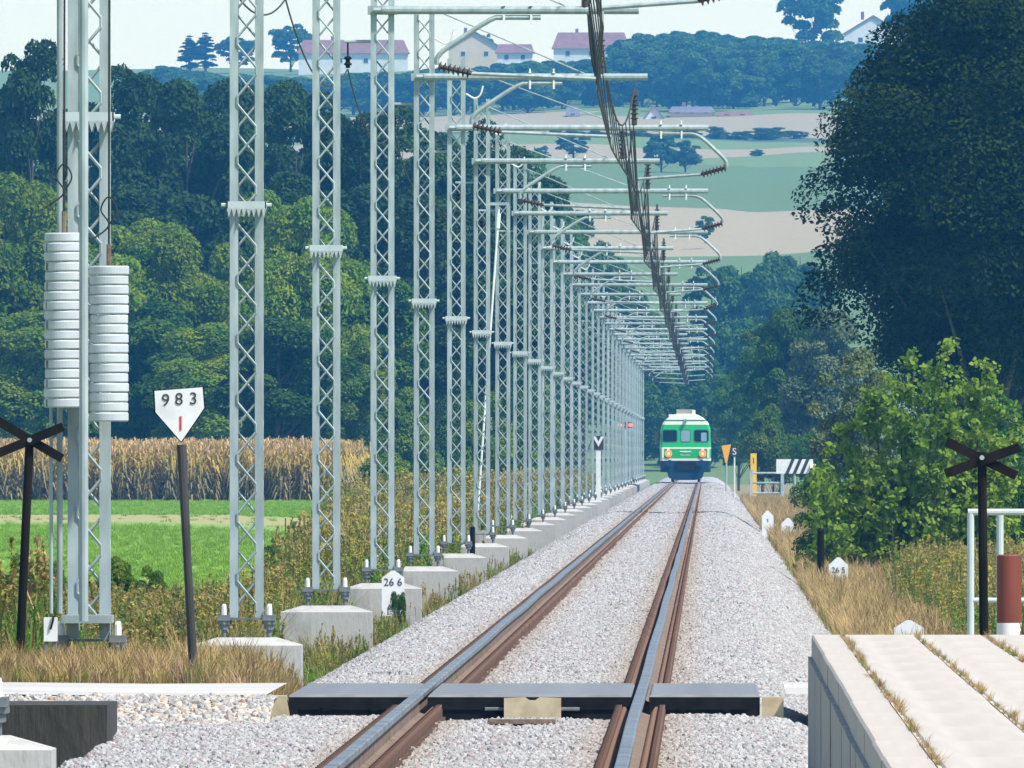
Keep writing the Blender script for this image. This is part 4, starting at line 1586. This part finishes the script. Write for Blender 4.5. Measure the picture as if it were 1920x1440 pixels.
for i in range(0, 32):
    row_ = i % 2
    if row_ == 1 and i % 7 != 1:
        continue
    px = (1010 + i * 16 + random.uniform(-14, 14)) if row_ == 0 else (1000 + i * 20 + random.uniform(-8, 8))
    dd = (3560 if row_ == 0 else 3320) + random.uniform(-8, 8)
    X = xat(px, dd)
    zb = float(ground_z(np.array([X]), np.array([dd]))[0])
    put_tree(('low', i % 2), X, dd, zb + random.uniform(1.3, 3.0), random.uniform(2.4, 6.0), 'low hedge bush between the far fields', 'hedge bushes between the far fields', zb=zb - 0.2, name='hedge_bush')
tree_px('spruce', 355, 62, 75, 4440, 'left one of two hazy spruces on the ridge')
tree_px('spruce', 385, 56, 75, 4450, 'right one of two hazy spruces on the ridge')
for px, top, wp, lab in ((545, 40, 95, 'rounded blue tree beside the white house on the ridge'), (445, 65, 90, 'low blue tree behind the lattice mast on the ridge'), (1527, -40, 130, 'tall open tree standing alone on the ridge'),
                         (1712, -50, 150, 'tall tree on the ridge beside the red roof'), (910, 60, 36, 'small dark tree between the houses on the ridge')):
    tree_px(('far', 1), px, top, wp, 4478, lab)

WALLW = mat('white_render', (0.78, 0.76, 0.72), (0.70, 0.68, 0.64), scale=0.5)
WALLY = mat('yellow_render', (0.72, 0.58, 0.36), (0.66, 0.52, 0.32), scale=0.5)
ROOFR = mat('red_tile', (0.27, 0.13, 0.10), (0.20, 0.095, 0.075), scale=0.8)
ROOFG = mat('grey_tile', (0.20, 0.18, 0.20), (0.15, 0.14, 0.15), scale=1.2)
WIN = mat('house_window', (0.05, 0.06, 0.08), rough=0.2)


def house(px0, px1, ridge, eave, basey, d, wall, roofm, label, gable=False, nwin=3, chim=True):
    x0, x1 = xat(px0, d), xat(px1, d)
    W = x1 - x0
    zb = max(at(0, basey, d).z, float(ground_z(np.array([(x0 + x1) / 2]), np.array([d]))[0]) + 0.6)
    ze, zr = at(0, eave, d).z - zb, at(0, ridge, d).z - zb
    t = thing('house', label, 'house', (x0, d, zb))
    dp = 9.0
    if gable:
        MB().prism([(0.3, -4), (W - 0.3, -4), (W - 0.3, ze), (W / 2, zr - 0.15), (0.3, ze)], 0, dp).build('wall', wall, t)
        mb = MB()
        for s in (0, 1):
            xa = 0.0 if s == 0 else W
            mb.add([(xa, -0.4, ze - 0.1), (W / 2, -0.4, zr), (W / 2, dp + 0.4, zr), (xa, dp + 0.4, ze - 0.1),
                    (xa, -0.4, ze - 0.3), (W / 2, -0.4, zr - 0.2), (W / 2, dp + 0.4, zr - 0.2), (xa, dp + 0.4, ze - 0.3)],
                   [(0, 1, 2, 3), (7, 6, 5, 4), (0, 4, 5, 1), (1, 5, 6, 2), (2, 6, 7, 3), (3, 7, 4, 0)])
        rf = mb.build('roof', roofm, t)
    else:
        MB().box(0.4, W - 0.4, 0, dp, -4, ze).build('wall', wall, t)
        hip = min(1.2, W * 0.08)
        mb = MB().add([(0, -0.5, ze - 0.1), (W, -0.5, ze - 0.1), (W, dp + 0.5, ze - 0.1), (0, dp + 0.5, ze - 0.1), (hip, dp / 2, zr), (W - hip, dp / 2, zr)],
                      [(0, 1, 5, 4), (1, 2, 5), (2, 3, 4, 5), (3, 0, 4), (3, 2, 1, 0)])
        rf = mb.build('roof', roofm, t)
    if chim:
        MB().box(W * 0.3, W * 0.3 + 0.6, dp * 0.55, dp * 0.55 + 0.6, zr - 0.8, zr + 0.7).build('chimney', ROOFR, rf)
    for i in range(nwin):
        cx = W * (i + 0.7) / (nwin + 0.4)
        zc = ze * 0.55
        wh = min(0.5, ze * 0.28)
        wd = MB().box(cx - 0.5, cx + 0.5, -0.05, 0.02, zc - wh - 0.05, zc + wh).build('window', WALLW, t)
        MB().box(cx - 0.4, cx + 0.4, -0.08, -0.045, zc - wh * 0.85, zc + wh * 0.82).build('pane', WIN, wd)
    return t


house(556, 768, 74, 99, 131, 4440, WALLW, ROOFR, 'long white house with red brown roof on the ridge', nwin=4)
house(838, 942, 58, 88, 116, 4450, WALLY, ROOFG, 'tan gabled house on the ridge behind the catenary arms', gable=True, nwin=2)
house(928, 1002, 82, 98, 118, 4430, WALLW, ROOFR, 'small white house with red roof beside the tan gabled house', nwin=2, chim=False)
house(1034, 1182, 60, 90, 112, 4440, WALLW, ROOFR, 'large white house with broad pinkish roof on the ridge', nwin=3)
house(1060, 1088, 200, 216, 238, 3815, WALLW, ROOFG, 'tiny white tower house below the hillside wood', nwin=1, chim=False)
house(1202, 1250, 197, 225, 240, 3800, WALLW, ROOFG, 'white gabled barn at the foot of the hillside wood', gable=True, nwin=1, chim=False)
house(1252, 1342, 199, 210, 227, 3805, WALLY, ROOFG, 'yellow farmhouse with grey roof beside the white barn', nwin=3)
house(1342, 1412, 209, 216, 224, 3805, WALLY, ROOFR, 'low red roofed shed beside the yellow farmhouse', nwin=2, chim=False)
house(1580, 1695, 28, 62, 90, 4430, WALLW, ROOFR, 'red roofed house on the ridge beside the tall lone tree', gable=True, nwin=2)

# ------------------------------------------------------------------ verge plants, maize
def blade_tuft(seed, n, h, spread, wdt, lean, m_):
    r = np.random.default_rng(seed)
    V = []
    for i in range(n):
        a = r.uniform(0, 6.28)
        b0_ = np.array([math.cos(a), math.sin(a), 0]) * spread * r.random() * 0.5
        dirv = np.array([math.cos(a + r.normal(0, 0.6)), math.sin(a + r.normal(0, 0.6)), 0])
        hh = h * r.uniform(0.5, 1.1)
        m1_ = b0_ + np.array([0, 0, hh * 0.6]) + dirv * lean * hh * 0.25
        t1 = b0_ + np.array([0, 0, hh]) + dirv * lean * hh
        sd_ = np.cross(dirv, [0, 0, 1]) * wdt / 2
        V.append([b0_ - sd_, b0_ + sd_, m1_ + sd_ * 0.8, m1_ - sd_ * 0.8])
        V.append([m1_ - sd_ * 0.8, m1_ + sd_ * 0.8, t1 + sd_ * 0.1, t1 - sd_ * 0.1])
    return quads('tuft', np.array(V), m_)


def plume_tuft(seed, n, h, m_leaf, m_plume, pl=0.35, ls=0.055):
    """leafy stems with a feathery head"""
    r = np.random.default_rng(seed)
    A, B = [], []
    for i in range(n):
        b0_ = np.array([r.normal(0, 0.16), r.normal(0, 0.16), 0])
        hh = h * r.uniform(0.6, 1.1)
        top = b0_ + np.array([r.normal(0, 0.1), r.normal(0, 0.1), hh])
        sd_ = np.array([0.008, 0.0, 0])
        A.append([b0_ - sd_, b0_ + sd_, top + sd_, top - sd_])
        for k in range(40):
            t_ = r.uniform(0.05, 0.9)
            p = b0_ + (top - b0_) * t_
            a = r.uniform(0, 6.28)
            dv = np.array([math.cos(a), math.sin(a), r.uniform(-0.2, 0.6)]) * ls
            nv = np.array([-dv[1], dv[0], 0.02]) * 0.16
            A.append([p, p + dv * 0.5 + nv, p + dv, p + dv * 0.5 - nv])
        for k in range(24):
            t_ = r.uniform(1 - pl, 1.03)
            p = b0_ + (top - b0_) * t_
            dv = r.normal(0, 0.022, 3)
            nv = r.normal(0, 0.011, 3)
            B.append([p - dv, p + nv, p + dv, p - nv])
    me = quads('plant', np.array(A + B), [m_leaf, m_plume])
    me.polygons.foreach_set('material_index', [0] * len(A) + [1] * len(B))
    return me


DRY = mat('dry_grass', (0.42, 0.31, 0.14), (0.32, 0.25, 0.10), rough=0.8, scale=2, transl=0.25, rnd=((0.65, 0.65, 0.6), (1.25, 1.15, 1.0)))
DRYR = mat('reddish_dry_grass', (0.36, 0.24, 0.13), (0.42, 0.29, 0.16), rough=0.8, scale=2, transl=0.25, rnd=((0.7, 0.7, 0.7), (1.25, 1.15, 1.1)))
OLV = mat('olive_weed', (0.20, 0.22, 0.04), (0.14, 0.20, 0.035), rough=0.7, scale=2, transl=0.3, rnd=((0.7, 0.75, 0.7), (1.4, 1.2, 1.0)))
GRN = mat('fresh_weed', (0.10, 0.23, 0.025), (0.16, 0.29, 0.035), rough=0.7, scale=2, transl=0.3, rnd=((0.7, 0.7, 0.7), (1.25, 1.25, 1.0)))
GOLD = mat('golden_plume', (0.40, 0.36, 0.06), (0.36, 0.29, 0.09), rough=0.8, scale=3, transl=0.25, rnd=((0.7, 0.7, 0.7), (1.25, 1.15, 1.0)))
verge_kinds = proto_collection('verge_kinds', [
    raw_object('k', blade_tuft(1, 36, 0.85, 0.4, 0.02, 0.35, DRY)), raw_object('k', blade_tuft(2, 36, 0.7, 0.4, 0.02, 0.45, DRYR)),
    raw_object('k', plume_tuft(3, 10, 1.0, OLV, GOLD, 0.2)), raw_object('k', plume_tuft(4, 10, 0.9, GRN, OLV)), raw_object('k', blade_tuft(12, 46, 0.8, 0.4, 0.018, 0.4, GRN)),
    raw_object('k', blade_tuft(5, 46, 0.95, 0.4, 0.016, 0.3, DRY)), raw_object('k', blade_tuft(11, 46, 0.85, 0.4, 0.016, 0.35, OLV)), raw_object('k', blade_tuft(6, 40, 0.6, 0.5, 0.025, 0.5, GRN)),
    raw_object('k', blade_tuft(7, 40, 0.8, 0.4, 0.02, 0.35, OLV)), raw_object('k', plume_tuft(8, 12, 0.85, GRN, OLV)), raw_object('k', plume_tuft(9, 12, 0.95, GRN, DRY)), raw_object('k', blade_tuft(10, 44, 0.75, 0.4, 0.022, 0.4, GRN))])
gold_kinds = proto_collection('gold_kinds', [
    raw_object('k', plume_tuft(13, 12, 1.15, OLV, GOLD, 0.35)), raw_object('k', plume_tuft(14, 12, 1.0, GRN, GOLD, 0.3)), raw_object('k', plume_tuft(17, 14, 0.95, GRN, GRN)),
    raw_object('k', plume_tuft(15, 10, 1.1, GRN, DRY, 0.3)), raw_object('k', plume_tuft(18, 12, 1.0, GRN, OLV)), raw_object('k', plume_tuft(16, 12, 0.9, GRN, OLV))])
dry_kinds = proto_collection('dry_kinds', [
    raw_object('k', blade_tuft(21, 40, 0.55, 0.4, 0.018, 0.4, DRY)), raw_object('k', blade_tuft(22, 40, 0.5, 0.4, 0.018, 0.5, DRYR)),
    raw_object('k', blade_tuft(23, 30, 0.4, 0.4, 0.02, 0.5, OLV)), raw_object('k', blade_tuft(24, 40, 0.6, 0.4, 0.018, 0.4, DRY))])
MEAD = mat('meadow_grass', (0.16, 0.31, 0.03), (0.25, 0.40, 0.045), rough=0.7, scale=2, transl=0.35, rnd=((0.85, 0.85, 0.8), (1.2, 1.15, 1.0)))
grass_kinds = proto_collection('grass_kinds', [
    raw_object('k', blade_tuft(31, 30, 0.22, 0.5, 0.02, 0.6, MEAD)), raw_object('k', blade_tuft(32, 30, 0.16, 0.5, 0.02, 0.6, MEAD))])


def veg(name, x0, x1, y0, y1, nx, ny, densf, scl, coll, label, cat, seed=0, tilt=0.15, smin=0.7, smax=1.25):
    o = grid_obj(name, np.linspace(x0, x1, nx), np.linspace(y0, y1, ny), lambda X, Y: ground_z(X, Y) - 0.02, densf,
                 (scl if callable(scl) else (lambda X, Y: np.full(len(X), scl))), None)
    tag(o, label, cat, kind='stuff')
    return scatter(o, coll, smin, smax, tilt=tilt, seed=seed)


def near_mast(X, Y):
    k = (Y - D2) / PITCH
    return (np.abs(k - np.round(k)) * PITCH < 0.9) & (np.abs(X + 4.4) < 0.75)


veg('verge_weeds', -9.5, -4.95, 179, 330, 20, 120, lambda X, Y: np.where(near_mast(X, Y), 0, np.where(Y < 250, 7, 6)),
    lambda X, Y: np.interp(Y, [180, 230, 330], [0.85, 0.72, 0.5]) + 0.25 * sstep(-6.6, -5.2, X) * sstep(240, 300, Y), verge_kinds,
    'tall dry grass and weeds on the left verge behind the footings', 'weeds', 1)
veg('footing_weeds', -4.95, -3.75, 180, 520, 6, 240, lambda X, Y: np.where(near_mast(X, Y), 0, np.where(Y < 300, 2.6, 1.6)), 0.36, verge_kinds,
    'low weeds growing round the concrete footings', 'weeds', 2)
veg('goldenrod', -11.5, -5.0, 330, 640, 26, 60, lambda X, Y: np.where(X > -6.0 - (Y - 330) * 0.011, 4.5, 0), 0.95, gold_kinds, 'golden brown flowering weeds along the left verge', 'weeds', 3)
veg('verge_thicket', -10.5, -5.2, 640, 1090, 14, 60, lambda X, Y: np.full(len(X), 2.0), 1.15, gold_kinds, 'rank greenish weeds farther along the left verge', 'weeds', 4)
veg('dry_verge_grass', 1.75, 5.5, 186, 420, 16, 120, lambda X, Y: np.where(Y < 300, 10, 8), 0.75, dry_kinds, 'dry straw coloured grass on the right verge', 'grass', 5)
veg('green_verge_weeds', 3.0, 8.0, 250, 430, 16, 60, lambda X, Y: np.where(X > 2.2 + (Y - 250) * 0.008, 4.0, 0), 0.62, gold_kinds, 'yellow green weeds under the sapling thicket', 'weeds', 6)
veg('right_verge_grass', 1.8, 6.5, 420, 1150, 12, 120, lambda X, Y: np.full(len(X), 3.0), 0.8, dry_kinds, 'low dry grass along the far right verge', 'grass', 7)
veg('meadow_grass', -40, -7, 300, 1000, 60, 160, lambda X, Y: np.where((Y > 670) & (Y < 790), 0.06, 1.8), 0.6, grass_kinds,
    'short bright green meadow grass before the maize', 'grass', 8)
veg('crossing_grass', -7.0, -3.0, 167, 184, 14, 34, lambda X, Y: np.full(len(X), 16.0), 0.42, dry_kinds, 'short reddish dry grass round the weighted mast', 'grass', 9)
veg('wall_grass', -5.0, -4.0, 149.5, 153, 6, 8, lambda X, Y: np.full(len(X), 40.0), 0.6, grass_kinds, 'green grass patch behind the dark wall', 'grass', 10)
# joint weeds on the platform
o = MB()
for e_ in edges[1:5]:
    o.add([(PE + e_ - 0.012, 72, PZ - 0.006), (PE + e_ + 0.012, 72, PZ - 0.006), (PE + e_ + 0.012, PD - 0.1, PZ - 0.006), (PE + e_ - 0.012, PD - 0.1, PZ - 0.006)], [(0, 1, 2, 3)])
o = o.build('joint_weeds', DRYR)
a = o.data.attributes.new('dens', 'FLOAT', 'FACE')
a.data.foreach_set('value', [70.0, 60.0, 110.0, 40.0])
a = o.data.attributes.new('scl', 'FLOAT', 'POINT')
a.data.foreach_set('value', [0.08] * len(o.data.vertices))
tag(o, 'small dry reddish weeds growing in the platform joints', 'weeds', kind='stuff')
scatter(o, dry_kinds, 0.4, 1.3, tilt=0.5, seed=3)


# maize
def maize(seed):
    r = np.random.default_rng(seed)
    A, B, C = [], [], []
    h = r.uniform(2.3, 2.7)
    sd_ = np.array([0.02, 0, 0])
    A.append([np.zeros(3) - sd_, np.zeros(3) + sd_, np.array([0, 0, h]) + sd_ * 0.5, np.array([0, 0, h]) - sd_ * 0.5])
    for k in range(13):
        z = 0.2 + k * 0.16 + r.normal(0, 0.03)
        a = k * math.pi + r.normal(0, 0.5)
        dv = np.array([math.cos(a), math.sin(a), 0])
        nv = np.array([-dv[1], dv[0], 0]) * 0.045
        L_ = r.uniform(0.45, 0.7)
        p0 = np.array([0, 0, z])
        p1 = p0 + dv * L_ * 0.5 + np.array([0, 0, 0.22])
        p2 = p0 + dv * L_ + np.array([0, 0, -0.15 - r.random() * 0.4])
        q = A if z < 1.5 else C
        q.append([p0 - nv * 0.6, p0 + nv * 0.6, p1 + nv, p1 - nv])
        q.append([p1 - nv, p1 + nv, p2 + nv * 0.2, p2 - nv * 0.2])
    for k in range(7):
        a = r.uniform(0, 6.28)
        dv = np.array([math.cos(a), math.sin(a), 0]) * r.uniform(0.05, 0.2)
        p0 = np.array([0, 0, h - 0.1])
        p1 = p0 + dv + np.array([0, 0, r.uniform(0.2, 0.38)])
        nv = np.array([-dv[1], dv[0], 0]) * 0.14
        B.append([p0 - nv, p0 + nv, p1 + nv, p1 - nv])
    me = quads('maize', np.array(A + C + B), [mat('maize_low', (0.30, 0.22, 0.10), (0.20, 0.17, 0.06), scale=2, rnd=((0.6, 0.6, 0.6), (1.2, 1.1, 1.0))),
                                             mat('maize_leaf', (0.46, 0.32, 0.08), (0.36, 0.28, 0.06), scale=2, transl=0.2, rnd=((0.7, 0.75, 0.7), (1.25, 1.15, 1.0))),
                                             mat('maize_tassel', (0.50, 0.29, 0.15), rough=0.8, transl=0.2, rnd=((0.50, 0.33, 0.13), (0.68, 0.46, 0.20)))])
    me.polygons.foreach_set('material_index', [0] * len(A) + [1] * len(C) + [2] * len(B))
    return me


maize_kinds = proto_collection('maize_kinds', [raw_object('k', maize(i)) for i in range(6)])
veg('maize_field', -55, -15.6, 1008, 1085, 60, 80, lambda X, Y: np.where(Y < 1018, 7.5, 3.5), 0.9, maize_kinds, 'ripe golden brown maize field before the wood', 'maize', 11, 0.08, 0.88, 1.08)

# ------------------------------------------------------------------ haze
hz = MB().box(-800, 800, -180, 4700, -6, 104).build('haze', None)
hz.data.materials.clear()
hm = bpy.data.materials.new('haze_air')
hm.use_nodes = True
N, L = hm.node_tree.nodes, hm.node_tree.links
N.remove(N['Principled BSDF'])
pv = N.new('ShaderNodeVolumePrincipled')
pv.inputs['Color'].default_value = (0.10, 0.50, 1.0, 1)
pv.inputs['Density'].default_value = 0.000125
pv.inputs['Anisotropy'].default_value = 0.2
L.new(pv.outputs[0], N['Material Output'].inputs['Volume'])
hz.data.materials.append(hm)
tag(hz, 'pale blue haze in the air', 'haze', kind='stuff')
hz.display_type = 'WIRE'
